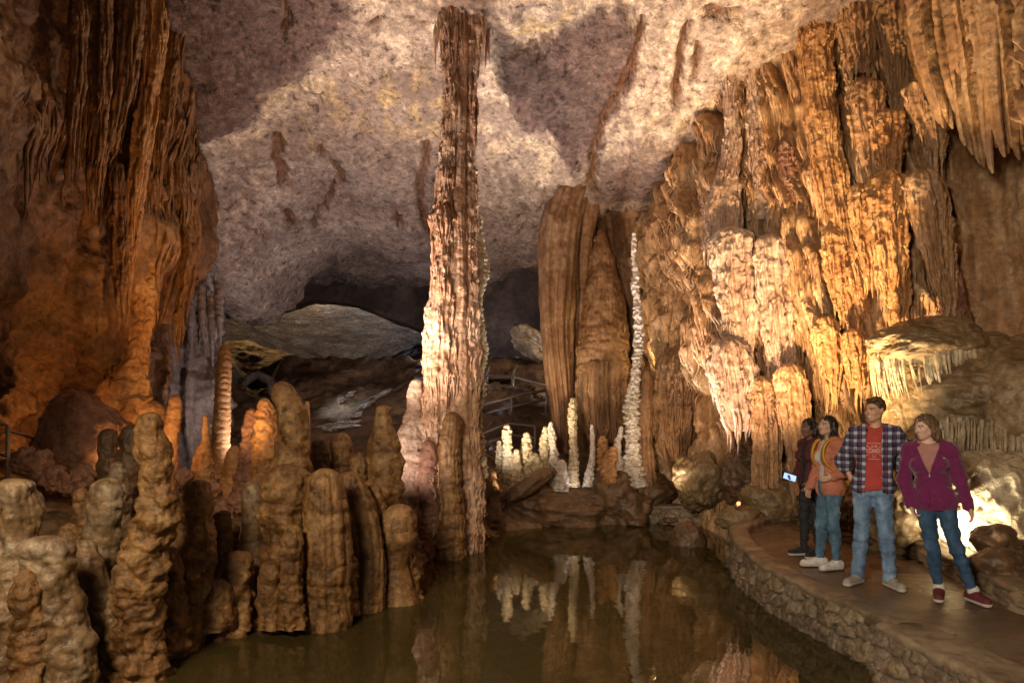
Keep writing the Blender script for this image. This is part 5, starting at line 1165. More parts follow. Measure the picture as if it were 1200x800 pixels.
def plaid(name):
    t = NT(name); tc = t.n('ShaderNodeTexCoord').outputs['Object']; sp = t.n('ShaderNodeSeparateXYZ'); t.l(tc, sp.inputs[0])
    def stripes(sock, per, w, off=0.0):
        f = t.math('FRACT', t.math('ADD', t.math('MULTIPLY', sock, 1/per), off)); return t.math('LESS_THAN', f, w)
    xx_ = t.math('ADD', sp.outputs[0], t.math('MULTIPLY', t.noise(tc, 7, 2), 0.02)); zz_ = t.math('ADD', sp.outputs[2], t.math('MULTIPLY', t.noise(tc, 6, 2), 0.025))
    a = stripes(xx_, 0.074, 0.40); b_ = stripes(zz_, 0.074, 0.40); a2 = stripes(xx_, 0.074, 0.10, 0.25); b2 = stripes(zz_, 0.074, 0.10, 0.25)
    s1 = t.math('ADD', a, b_)
    c = t.ramp(t.math('MULTIPLY', s1, 0.5), [(0.0, (0.014, 0.017, 0.05)), (0.5, (0.10, 0.12, 0.21)), (1.0, (0.46, 0.48, 0.56))])
    c = t.mix(t.math('MULTIPLY', t.math('MAXIMUM', a2, b2), 0.45), c, (0.30, 0.08, 0.09, 1))
    b = t.n('ShaderNodeBsdfPrincipled'); t.l(c, b.inputs['Base Color']); b.inputs['Roughness'].default_value = 0.85
    bp = t.n('ShaderNodeBump', Strength=1, Distance=0.006); t.l(t.noise(tc, 10, 4), bp.inputs['Height']); t.l(bp.outputs[0], b.inputs['Normal'])
    o = t.n('ShaderNodeOutputMaterial'); t.l(b.outputs[0], o.inputs[0]); return t.m
M['denim_light'] = denim('washed_light_denim', (0.155, 0.25, 0.40, 1)); M['denim_mid'] = denim('mid_blue_denim', (0.085, 0.17, 0.27, 1)); M['denim_dark'] = denim('dark_blue_denim', (0.035, 0.085, 0.17, 1))
M['plaid'] = plaid('navy_plaid_cloth')
M['red_tee'] = plain_mat('brick_red_jersey', (0.42, 0.055, 0.045), 0.85, noise=0.12, nscale=14, bump=0.004)
M['coral'] = plain_mat('coral_cotton', (0.50, 0.185, 0.115), 0.85, noise=0.12, nscale=12, bump=0.004)
M['white_top'] = plain_mat('white_jersey', (0.62, 0.60, 0.57), 0.85, noise=0.08, nscale=14, bump=0.003)
M['magenta'] = plain_mat('magenta_fleece', (0.155, 0.012, 0.085), 0.95, noise=0.2, nscale=45, bump=0.004, sheen=0.3)
M['mauve'] = plain_mat('dusty_rose_knit', (0.40, 0.20, 0.17), 0.85, noise=0.12, nscale=20, bump=0.003)
M['maroon'] = plain_mat('maroon_jacket', (0.09, 0.02, 0.02), 0.8, noise=0.2, nscale=16, bump=0.004)
M['black'] = plain_mat('black_cloth', (0.018, 0.018, 0.02), 0.8, noise=0.2, nscale=16, bump=0.003)
M['hair_brown'] = plain_mat('short_brown_hair', (0.085, 0.045, 0.022), 0.5, noise=0.5, nscale=60, bump=0.006)
M['hair_black'] = plain_mat('long_dark_hair', (0.014, 0.010, 0.008), 0.4, noise=0.5, nscale=50, bump=0.006)
M['hair_mid'] = plain_mat('wavy_light_brown_hair', (0.13, 0.075, 0.038), 0.5, noise=0.5, nscale=50, bump=0.008)
M['shoe_grey'] = plain_mat('grey_canvas', (0.34, 0.31, 0.27), 0.8, noise=0.15, nscale=40, bump=0.002)
M['shoe_white'] = plain_mat('white_patterned_knit', (0.62, 0.60, 0.60), 0.7, noise=0.3, nscale=30)
M['shoe_maroon'] = plain_mat('maroon_suede', (0.13, 0.022, 0.03), 0.8, noise=0.15, nscale=40)
M['sole'] = plain_mat('pale_rubber', (0.55, 0.50, 0.44), 0.6)
M['yellow'] = plain_mat('yellow_nylon', (0.62, 0.33, 0.02), 0.6, noise=0.1, nscale=20, bump=0.003)
M['print'] = plain_mat('faded_white_print', (0.62, 0.36, 0.33), 0.8)
M['phone'] = plain_mat('black_phone_case', (0.02, 0.02, 0.022), 0.35)
M['screen'] = plain_mat('phone_screen', (0.05, 0.08, 0.2), 0.2, emit=(0.35, 0.5, 1.0), es=1.6)

def hand(S, w, d, side, n, scale=1.0, curl=0.9):
    """w wrist, d direction of hand, n palm normal (towards which the fingers curl), side = across the palm towards the thumb"""
    d = np.array(d, float); d /= np.linalg.norm(d); n = np.array(n, float); n -= d*(n@d); n /= np.linalg.norm(n)
    s = np.cross(d, n); s = s*side; w = np.array(w, float); q = scale
    pc = w+d*0.05*q
    S.cap(w, w+d*0.03*q, 0.026*q, 0.028*q, 0.015)
    for k in (-1, -.33, .33, 1): S.cap(w+d*0.02*q+s*0.015*k*q, w+d*0.088*q+s*0.026*k*q, 0.016*q, 0.0125*q, 0.012)
    for k, L in ((-1, .062), (-.33, .075), (.33, .08), (1, .07)):
        a = w+d*0.088*q+s*0.027*k*q; L *= q
        d1 = d*math.cos(curl*0.5)+n*math.sin(curl*0.5); b = a+d1*L*0.48
        d2 = d*math.cos(curl*1.3)+n*math.sin(curl*1.3); c = b+d2*L*0.32; d3 = d*math.cos(curl*1.9)+n*math.sin(curl*1.9); e = c+d3*L*0.22
        S.cap(a, b, 0.0105*q, 0.0095*q, 0.006); S.cap(b, c, 0.0095*q, 0.0088*q, 0.004); S.cap(c, e, 0.0088*q, 0.0078*q, 0.004)
    a = w+d*0.022*q+s*0.026*q; b = a+(d*0.6+s*0.75+n*0.25)*0.038*q; c = b+(d*0.9+s*0.15+n*0.4)*0.032*q
    S.cap(a, b, 0.015*q, 0.012*q, 0.01); S.cap(b, c, 0.011*q, 0.009*q, 0.004)

def head(S, c, R, q=1.0, fem=False, smile=True):
    """face looks to -y in head space; R rotates head space to body space"""
    def T(p): return np.array(c)+R@(np.array(p)*q)
    S.ell(T((0, 0.014, 0.025)), (0.076*q, 0.092*q, 0.092*q), R, 0.02)
    S.ell(T((0, -0.024, -0.035)), (0.060*q, 0.062*q, 0.072*q), R, 0.03)
    S.ell(T((0, -0.055, -0.083)), ((0.026 if fem else 0.031)*q, 0.022*q, 0.020*q), R, 0.03)
    S.cap(T((-0.052, -0.01, -0.06)), T((0, -0.058, -0.086)), 0.016*q, 0.016*q, 0.02); S.cap(T((0.052, -0.01, -0.06)), T((0, -0.058, -0.086)), 0.016*q, 0.016*q, 0.02)
    for s in (-1, 1):
        S.ell(T((0.031*s, -0.084, 0.008)), (0.017*q, 0.012*q, 0.010*q), R, 0.012, op='sub')
        S.ell(T((0.031*s, -0.070, 0.006)), (0.0135*q, 0.0135*q, 0.0125*q), R, 0.004)
        S.cap(T((0.016*s, -0.085, 0.022)), T((0.046*s, -0.074, 0.022)), 0.0065*q, 0.006*q, 0.012)
        S.ell(T((0.040*s, -0.062, -0.026)), (0.020*q, 0.018*q, 0.016*q), R, 0.02)
        S.ell(T((0.076*s, 0.012, -0.004)), (0.009*q, 0.017*q, 0.029*q), R, 0.008)
    S.cap(T((0, -0.084, 0.012)), T((0, -0.106, -0.022)), 0.007*q, 0.0115*q, 0.01)
    S.ell(T((-0.010, -0.096, -0.028)), (0.008*q, 0.009*q, 0.007*q), R, 0.006); S.ell(T((0.010, -0.096, -0.028)), (0.008*q, 0.009*q, 0.007*q), R, 0.006)
    S.cap(T((-0.022, -0.078, -0.053)), T((0, -0.089, -0.054)), 0.0052*q, 0.0062*q, 0.005); S.cap(T((0.022, -0.078, -0.053)), T((0, -0.089, -0.054)), 0.0052*q, 0.0062*q, 0.005)
    S.cap(T((-0.019, -0.078, -0.062)), T((0, -0.086, -0.065)), 0.0055*q, 0.0068*q, 0.005); S.cap(T((0.019, -0.078, -0.062)), T((0, -0.086, -0.065)), 0.0055*q, 0.0068*q, 0.005)
def face_tint(V, c, R, q, skin, lips, smile, browc):
    H = ((V-np.array(c))@R)/q
    T = np.tile(np.array(skin, float), (len(V), 1))
    T *= (1+0.10*fbm(V*14, 2, 5))[:, None]
    x, y, z = np.abs(H[:, 0]), H[:, 1], H[:, 2]; fr = y < -0.05
    def put(m, col, a=1.0):
        m = np.clip(m, 0, 1)[:, None]*a; T[:] = T*(1-m)+np.array(col)*m
    ch = np.exp(-(((x-0.042)/0.018)**2+((z+0.03)/0.018)**2))*fr; put(ch, np.array(skin)*np.array([1.15, 0.82, 0.8]), 0.5)
    put(((np.abs(z+0.0575) < 0.011) & (x < 0.026-0.6*np.abs(z+0.0575)) & fr).astype(float), lips, 0.85)
    if smile: put(((np.abs(z+0.058-0.10*x) < 0.0048) & (x < 0.020) & fr).astype(float), (0.72, 0.66, 0.60), 0.95)
    e = ((x-0.031)/0.0145)**2+((z-0.006)/0.0072)**2; put(((e < 1) & fr).astype(float), (0.50, 0.46, 0.42))
    e2 = ((H[:, 0]-np.sign(H[:, 0])*0.031+0.003)/0.0062)**2+((z-0.006)/0.0068)**2; put(((e2 < 1) & fr).astype(float), (0.02, 0.014, 0.01))
    e3 = np.abs(z-0.0145-0.0*x); put(((e3 < 0.0028) & (np.abs(x-0.031) < 0.016) & fr).astype(float), (0.05, 0.03, 0.02), 0.8)
    put(((np.abs(z-0.0265+0.12*np.abs(x-0.034)) < 0.0042) & (np.abs(x-0.032) < 0.020) & fr).astype(float), browc, 0.8)
    return T

def person(spec):
    root = empty('person', spec['loc'], spec['rz']); tag(root, spec['label'], 'person', 'visitors on the walkway')
    J = spec['J']; q = spec.get('q', 1.0); A = {k: np.array(v, float) for k, v in J.items()}; fem = spec.get('fem', False)
    h = 0.0075
    def mk(hh=h, z0=-0.03, z1=None): return SDF((-0.55, -0.42, z0), (0.55, 0.42, z1 or A['head'][2]+0.2), hh)
    R = eulr(spec['pitch'], 0, 0); R = eulr(0, spec.get('roll', 0), spec['yaw'])@R
    hc = A['head']
    pel, wa, ch, nk = A['pelvis'], A['waist'], A['chest'], A['neck']
    tw = spec.get('twist', 0.0); RT = eulr(0, spec.get('lean', 0.0), tw)
    hw = spec.get('hipw', 0.15); cw = spec.get('chestw', 0.165)
    def torso(S, e=0.0, k=0.05, low=True):
        if low: S.ell(pel, (hw+e, 0.105+e, 0.12+e), RT, k)
        S.ell(wa, (spec.get('waistw', 0.125)+e, 0.092+e, 0.15+e), RT, k)
        S.ell(ch, (cw+e, 0.108+e, 0.175+e), RT, k)
        if fem:
            for s in (-1, 1): S.ell(ch+RT@np.array([0.07*s, -0.085, -0.02]), (0.062+e, 0.052+e, 0.062+e), RT, 0.03)
        S.cap(A['shL'], A['shR'], 0.052+e, 0.052+e, 0.05)
        S.cap(A['shL']*0.45+nk*0.55, A['shR']*0.45+nk*0.55, 0.05+e, 0.05+e, 0.05)
    def arm(S, s, e=0.0, upto=1.0, k=0.03):
        sh, el, wr = A['sh'+s], A['el'+s], A['wr'+s]
        S.cap(sh, el, 0.050*q+e, 0.040*q+e, k)
        if upto > 0:
            w2 = el+(wr-el)*upto; S.cap(el, w2, 0.040*q+e, (0.040-0.014*upto)*q+e, k)
    def leg(S, s, e=0.0, k=0.03, flare=0.0):
        hp, kn, an = A['hip'+s], A['kn'+s], A['an'+s]
        S.cap(hp, kn, (0.082 if not fem else 0.084)*spec.get('legq', 1)+e, 0.054*spec.get('legq', 1)+e, k)
        m = kn+(an-kn)*0.32+np.array([0, 0.012, 0]); S.cap(kn, m, 0.052*spec.get('legq', 1)+e, 0.052*spec.get('legq', 1)+e, k); S.cap(m, an, 0.051*spec.get('legq', 1)+e, 0.035+e+flare, k)
    # body
    S = mk()
    torso(S, -0.004)
    S.cap(nk-[0, 0, 0.04], hc+R@np.array([0, 0.02, -0.05]), 0.052*q, 0.047*q, 0.03)
    for s in 'LR':
        arm(S, s, -0.004); leg(S, s, -0.012)
        S.cap(A['an'+s], A['an'+s]+[0, 0, -0.03], 0.032, 0.032, 0.01)
        hd = spec['hand'+s]; hand(S, A['wr'+s], hd[0], hd[2], hd[1], 0.95*q, hd[3])
    head(S, hc, R, q*spec.get('hq', 1.0), fem)
    V, Fq = S.mesh(1)
    T = face_tint(V, hc, R, q*spec.get('hq', 1.0), spec['skin'], spec['lips'], spec.get('smile', True), spec['browc'])
    o = mesh_obj('body', V, Fq, M['skin'], root, attrs={'tint': T})
    # hair
    hq = q*spec.get('hq', 1.0)
    def TH(p): return hc+R@(np.array(p)*hq)
    S = SDF(hc-[0.22, 0.22, 0.42], hc+[0.22, 0.22, 0.2], 0.006)
    hr = spec['hair']
    S.ell(TH((0, 0.022, 0.036)), (0.086*hq, 0.096*hq, 0.095*hq), R, 0.02)
    if hr == 'short':
        S.ell(TH((0.01, -0.055, 0.098)), (0.058*hq, 0.035*hq, 0.022*hq), R, 0.02)
        lim = lambda X, Y, Z: None
    else:
        ln_ = {'long': 0.26, 'wavy': 0.13}[hr]
        for s in (-1, 1):
            S.cap(TH((0.062*s, 0.015, 0.03)), TH((0.080*s, 0.035, -0.07)), 0.036*hq, 0.036*hq, 0.03)
            S.cap(TH((0.080*s, 0.035, -0.07)), TH((0.085*s, 0.04, -0.07-ln_*0.5)), 0.036*hq, 0.024*hq, 0.03)
            if hr == 'long': S.cap(TH((0.07*s, 0.055, -0.12)), TH((0.07*s, 0.09, -ln_)), 0.042*hq, 0.022*hq, 0.03)
            if hr == 'wavy':
                S.ell(TH((0.094*s, 0.03, -0.09)), (0.03, 0.045, 0.05), R, 0.03)
        S.cap(TH((0, 0.07, 0.0)), TH((0, 0.085, -0.05-ln_*0.5)), 0.07*hq, 0.06*hq, 0.04)
    # cut the face free
    X, Y, Z = np.meshgrid(*[S.lo[i]+S.h*np.arange(S.n[i]) for i in range(3)], indexing='ij')
    P_ = ((np.stack([X, Y, Z], -1)-hc)@R)/hq
    hx, hy, hz = P_[..., 0], P_[..., 1], P_[..., 2]
    line = (0.062 if hr != 'short' else 0.066)-1.2*np.clip(np.abs(hx)-0.035, 0, 1)
    fr = -0.034 if hr != 'short' else -0.022
    face = np.maximum(np.maximum(hy-(fr+0.1*np.abs(hx)), hz-line), -(hz+0.30))
    if hr == 'short': face = np.minimum(face, np.maximum(hz+0.028+0.0*hx, hy-0.05)); face = np.minimum(face, hz+0.062)
    if hr == 'short': face = np.minimum(face, np.sqrt((np.abs(hx)-0.08)**2+(hy-0.012)**2+(hz+0.004)**2)-0.024)
    S.v = np.maximum(S.v, -face.astype(np.float32)*hq)
    S.rough(0.015 if hr != 'short' else 0.009, (42, 42, 9) if hr != 'short' else (34, 20, 34), 3)
    V, Fq = S.mesh(1); o = mesh_obj('hair', V, Fq, spec['hairm'], root)
    # trousers
    S = mk(z1=pel[2]+0.22)
    e = spec.get('pe', 0.006)
    for s in 'LR': leg(S, s, e, flare=spec.get('flare', 0.0))
    S.ell(pel, (hw+e+0.004, 0.108+e, 0.12), RT, 0.05); S.ell((pel+wa)/2, (spec.get('waistw', 0.125)+e+0.008, 0.098+e, 0.1), RT, 0.05)
    S.rough(0.011, (11, 11, 17), 9)
    S.cut(lambda X, Y, Z: np.maximum(-(Z-spec.get('cuff', 0.045))+0*X+0*Y, Z-(pel[2]+spec.get('rise', 0.09))+0*X+0*Y))
    V, Fq = S.mesh(1); o = mesh_obj('trousers', V, Fq, spec['pants'], root)
    # shoes
    for s in 'LR':
        an = A['an'+s]; yw = spec['foot'+s]; fd = np.array([math.sin(yw), -math.cos(yw), 0]); L = spec.get('shoe', 0.27)
        g = np.array([an[0], an[1], 0.0])
        S = SDF(g-[0.3, 0.3, 0.0], g+[0.3, 0.3, 0.16], 0.006)
        heel, toe = g-fd*0.045, g+fd*(L-0.09)
        S.cap(heel+[0, 0, 0.045], toe+[0, 0, 0.035], 0.042, 0.040, 0.02); S.cap(heel+[0, 0, 0.06], g+fd*0.05+[0, 0, 0.06], 0.040, 0.036, 0.03); S.cap(g+[0, 0, 0.06], np.array([an[0], an[1], 0.10]), 0.042, 0.044, 0.02)
        S.cut(lambda X, Y, Z: np.maximum(-(Z-0.020), Z-0.105)+0*X+0*Y)
        V, Fq = S.mesh(1); sh = mesh_obj('shoe', V, Fq, spec['shoem'], root)
        S = SDF(g-[0.3, 0.3, 0.012], g+[0.3, 0.3, 0.1], 0.005)
        S.cap(heel+[0, 0, 0.03], toe+[0, 0, 0.03], 0.046, 0.045, 0.02)
        S.cut(lambda X, Y, Z: np.maximum(-(Z-0.002), Z-0.030)+0*X+0*Y)
        V, Fq = S.mesh(0); mesh_obj('sole', V, Fq, M['sole'], sh)
    # inner top and outer garment
    def garment(name, mat, e, hem, sleeve, neckr, openf=None, seed=1, parent=root, crop=None, rough=0.006, cuffr=None):
        S = mk(z0=hem-0.1)
        torso(S, e, low=True)
        S.ell(pel, (hw+e+0.006, 0.112+e, 0.13), RT, 0.05)
        for s in 'LR':
            if sleeve is not None: arm(S, s, e+0.002, sleeve)
        if fem and name == 'jacket': pass
        nb = nk+np.array([0, -0.01, 0.035])
        S.rough(rough*1.3, (9, 9, 17), seed)
        S.ell(nk+RT@np.array([0, -0.03, 0.075]), (neckr, neckr*1.0, 0.085), RT, 0.012, op='sub')
        X, Y, Z = np.meshgrid(*[S.lo[i]+S.h*np.arange(S.n[i]) for i in range(3)], indexing='ij')
        S.v = np.maximum(S.v, (hem+0.012*np.sin(X*14)-Z).astype(np.float32)) if sleeve is None or A['wrL'][2] > hem+0.1 else np.maximum(S.v, np.where(np.sqrt((X-pel[0])**2+(Y-pel[1])**2) < 0.0, 1, (hem+0.012*np.sin(X*14)-Z))*np.where(
            np.minimum(np.linalg.norm(np.stack([X, Y], -1)-A['wrL'][:2], axis=-1), np.linalg.norm(np.stack([X, Y], -1)-A['wrR'][:2], axis=-1)) < 0.075, 0, 1)-np.where(np.minimum(np.linalg.norm(np.stack([X, Y], -1)-A['wrL'][:2], axis=-1), np.linalg.norm(np.stack([X, Y], -1)-A['wrR'][:2], axis=-1)) < 0.075, 1, 0)).astype(np.float32)
        if openf is not None:
            Q = (np.stack([X, Y, Z], -1)-ch)@RT
            S.v = np.maximum(S.v, -openf(Q[..., 0], Q[..., 1], Q[..., 2]).astype(np.float32))
        V, Fq = S.mesh(1); return S, mesh_obj(name, V, Fq, mat, parent)
    spec['extra'](root, garment, A, RT, mk, TH, R)
    return root

def front_y(S, x, z):
    """depth of the front of a garment at local x,z"""
    i = int(round((x-S.lo[0])/S.h)); k = int(round((z-S.lo[2])/S.h)); c = S.v[i, :, k]
    j = np.argmax(c < 0); 
    if j == 0: return None
    t = c[j-1]/(c[j-1]-c[j]); return S.lo[1]+S.h*(j-1+t)

# ---- man
def man_extra(root, garment, A, RT, mk, TH, R):
    S, tee = garment('t_shirt', M['red_tee'], 0.020, 0.93, 0.0, 0.062, seed=11)
    # chest print: arc, crossed arrows, letters, band, emblem
    V0 = []; F0 = []
    cx, cz = 0.02, 1.315
    def stroke(pts, w=0.0046):
        P = []
        for a, b in zip(pts[:-1], pts[1:]):
            n = max(2, int(np.hypot(b[0]-a[0], b[1]-a[1])/0.006))
            P += [(a[0]+(b[0]-a[0])*i/n, a[1]+(b[1]-a[1])*i/n) for i in range(n)]
        P.append(pts[-1]); Q = []
        for x, z in P:
            y = front_y(S, cx+x, cz+z)
            if y is None: return
            Q.append((cx+x, y-0.0025, cz+z))
        base = len(V0)
        for i, p in enumerate(Q):
            a = Q[max(i-1, 0)]; b = Q[min(i+1, len(Q)-1)]; t = np.array([b[0]-a[0], 0, b[2]-a[2]]); t /= np.linalg.norm(t)+1e-9; n = np.array([-t[2], 0, t[0]])*w*0.5
            V0.extend([tuple(np.array(p)-n), tuple(np.array(p)+n)])
        for i in range(len(Q)-1): F0.append([base+2*i, base+2*i+1, base+2*i+3, base+2*i+2])
    L_ = {'A': [[(0, 0), (.5, 1), (1, 0)], [(.25, .4), (.75, .4)]], 'R': [[(0, 0), (0, 1), (.8, 1), (.9, .75), (.8, .5), (0, .5)], [(.4, .5), (1, 0)]], 'O': [[(.2, 0), (0, .3), (0, .7), (.2, 1), (.8, 1), (1, .7), (1, .3), (.8, 0), (.2, 0)]],
          'Z': [[(0, 1), (1, 1), (0, 0), (1, 0)]], 'K': [[(0, 0), (0, 1)], [(1, 1), (0, .45), (1, 0)]], 'S': [[(1, .85), (.75, 1), (.2, 1), (0, .75), (.2, .52), (.8, .48), (1, .25), (.8, 0), (.2, 0), (0, .15)]]}
    def text(s, x, z, hgt, wd, gap):
        x0 = x-(len(s)*wd+(len(s)-1)*gap)/2
        for i, c_ in enumerate(s):
            for st in L_[c_]: stroke([(x0+i*(wd+gap)+a*wd, z+b*hgt) for a, b in st])
    stroke([(-0.085, -0.065), (0.085, 0.065)]); stroke([(-0.085, 0.065), (0.085, -0.065)])
    text('AR', 0, 0.03, 0.022, 0.017, 0.014); text('OZARKS', 0, -0.011, 0.020, 0.018, 0.009)
    stroke([(-0.088, 0.013), (0.088, 0.013)]); stroke([(-0.088, -0.015), (0.088, -0.015)])
    stroke([(-0.014, -0.035), (-0.016, -0.05), (0, -0.066), (0.016, -0.05), (0.014, -0.035), (-0.014, -0.035)])
    stroke([(0.075*math.sin(a), 0.062+0.012*math.cos(a)) for a in np.linspace(-1, 1, 9)], 0.005); stroke([(-0.045, -0.082), (0.045, -0.082)], 0.005)
    mesh_obj('chest_print', V0, F0, M['print'], tee, smooth=False)
    def op(x, y, z):
        w = 0.066+0.02*np.clip(-z, 0, .4)+0.03*np.clip(z-0.05, 0, .2)
        return np.maximum(np.abs(x+0.0)-w, y-0.02)
    S2, sh = garment('plaid_shirt', M['plaid'], 0.034, 0.885, 0.30, 0.085, openf=op, seed=12, rough=0.011)
    # collar
    for s in (-1, 1):
        S3 = SDF(A['neck']-[0.2, 0.2, 0.12], A['neck']+[0.2, 0.2, 0.14], 0.006)
        S3.cap(A['neck']+[0.065*s, 0.03, 0.035], A['neck']+[0.075*s, -0.075, -0.02], 0.017, 0.015, 0.01); S3.cap(A['neck']+[0.075*s, -0.075, -0.02], A['neck']+[0.09*s, -0.10, -0.07], 0.016, 0.008, 0.01)
        V, Fq = S3.mesh(1); mesh_obj('collar', V, Fq, M['plaid'], sh)
    # trouser belt loop band and shirt cuffs stay part of the cloth
man = dict(loc=(3.52, 6.68, 0.425), rz=math.radians(-27.8), label='smiling man in an open navy plaid shirt over a printed red t-shirt and light jeans', skin=(0.60, 0.35, 0.24), lips=(0.42, 0.16, 0.12), browc=(0.10, 0.055, 0.03),
    J=dict(head=(0.025, -0.02, 1.705), neck=(0.03, 0.01, 1.53), chest=(0.03, 0, 1.34), waist=(0.02, 0, 1.13), pelvis=(0.01, 0, 0.97), shL=(-0.135, 0.01, 1.455), shR=(0.195, 0.01, 1.455), elL=(-0.255, 0.10, 1.19), elR=(0.30, 0.11, 1.19), wrL=(-0.185, 0.07, 1.03), wrR=(0.235, 0.09, 1.03),
           hipL=(-0.075, 0, 0.90), hipR=(0.095, 0, 0.90), knL=(-0.09, -0.02, 0.49), knR=(0.125, -0.015, 0.49), anL=(-0.125, 0.01, 0.09), anR=(0.155, 0.0, 0.09)),
    yaw=math.radians(-38), pitch=math.radians(4), twist=math.radians(-6), handL=((0.35, -0.1, -0.9), (1, 0, 0.1), 1, 0.5), handR=((-0.25, -0.1, -0.9), (-1, 0, 0.1), -1, 0.5),
    footL=math.radians(-25), footR=math.radians(28), hair='short', hairm=M['hair_brown'], pants=M['denim_light'], pe=0.012, flare=0.016, shoem=M['shoe_grey'], extra=man_extra, cuff=0.035, shoe=0.29, chestw=0.155, waistw=0.13)
person(man)

# ---- woman in magenta
def mag_extra(root, garment, A, RT, mk, TH, R):
    S, tp = garment('top', M['mauve'], 0.003, 0.9, None, 0.07, seed=21)
    def op(x, y, z):
        w = np.clip((z+0.10)*0.36, -0.02, 0.085); return np.maximum(np.abs(x)-w, y-0.02)
    S2, jk = garment('jacket', M['magenta'], 0.018, 0.80, 0.97, 0.082, openf=op, seed=22, rough=0.009)
    S3 = SDF(A['neck']-[0.2, 0.2, 0.12], A['neck']+[0.2, 0.2, 0.14], 0.006)
    for s in (-1, 1): S3.cap(A['neck']+[0.06*s, 0.045, 0.03], A['neck']+[0.085*s, -0.06, -0.01], 0.018, 0.016, 0.015)
    S3.cap(A['neck']+[-0.06, 0.05, 0.03], A['neck']+[0.06, 0.05, 0.03], 0.018, 0.018, 0.015)
    V, Fq = S3.mesh(1); mesh_obj('collar', V, Fq, M['magenta'], jk)
    zp = []
    for z in np.linspace(0.83, A['chest'][2]-0.10, 26):
        y = front_y(S2, A['chest'][0], z); 
        if y: zp.append((A['chest'][0]+(z-1.2)*0.0, y-0.002, z))
    V, Fc = pipe(zp, 0.0035, 6); mesh_obj('zip', V, Fc, plain_mat('zip_teeth', (0.09, 0.01, 0.05), 0.5), jk)
    z = A['chest'][2]-0.095; p = np.array(zp[-1]); V, Fc = pipe([p, p+[0.0, -0.006, -0.03]], 0.005, 8); mesh_obj('zip_pull', V, Fc, M['sole'], jk)
    x, z = A['chest'][0]+0.105, A['chest'][2]+0.045; y = front_y(S2, x, z)
    if y:
        V, Fc = box_mesh([((x, y-0.002, z), (0.034, 0.004, 0.007), (0, 0, 0.5))]); mesh_obj('chest_badge', V, Fc, M['sole'], jk, smooth=False)
    # turned up white cuffs at the ankles
    for s in 'LR':
        a = A['an'+s]; S4 = SDF(a-[0.1, 0.1, 0.08], a+[0.1, 0.1, 0.08], 0.006); S4.cap(a+[0, 0, 0.0], a+[0, 0, 0.02], 0.048, 0.048, 0.01); V, Fq = S4.mesh(0); mesh_obj('sock', V, Fq, M['white_top'], root)
magw = dict(loc=(3.86, 6.20, 0.425), rz=math.radians(-33), label='laughing woman in a magenta zip fleece, dark jeans and maroon shoes stepping forward', skin=(0.68, 0.44, 0.34), lips=(0.45, 0.16, 0.15), browc=(0.12, 0.07, 0.04), fem=True, q=0.92, hq=1.02,
    J=dict(head=(-0.095, -0.02, 1.545), neck=(-0.06, 0.01, 1.395), chest=(-0.055, 0, 1.23), waist=(-0.035, 0, 1.04), pelvis=(-0.015, 0, 0.89), shL=(-0.215, 0.01, 1.335), shR=(0.10, 0.01, 1.345), elL=(-0.265, 0.03, 1.06), elR=(0.175, 0.03, 1.075), wrL=(-0.20, -0.04, 0.83), wrR=(0.24, -0.02, 0.84),
           hipL=(-0.085, 0, 0.82), hipR=(0.065, 0, 0.82), knL=(-0.035, -0.03, 0.45), knR=(0.15, -0.03, 0.46), anL=(0.015, 0.0, 0.085), anR=(0.275, 0.02, 0.085)),
    yaw=math.radians(-42), pitch=math.radians(8), roll=math.radians(-6), twist=math.radians(-4), lean=math.radians(-3), handL=((0.25, -0.2, -0.9), (0.9, -0.3, 0), 1, 1.1), handR=((0.3, -0.1, -0.9), (-0.9, -0.3, 0), -1, 0.7),
    footL=math.radians(0), footR=math.radians(35), hair='wavy', hairm=M['hair_mid'], pants=M['denim_dark'], pe=0.004, legq=0.94, hipw=0.15, chestw=0.145, waistw=0.125, shoem=M['shoe_maroon'], extra=mag_extra, cuff=0.11, shoe=0.25)
person(magw)

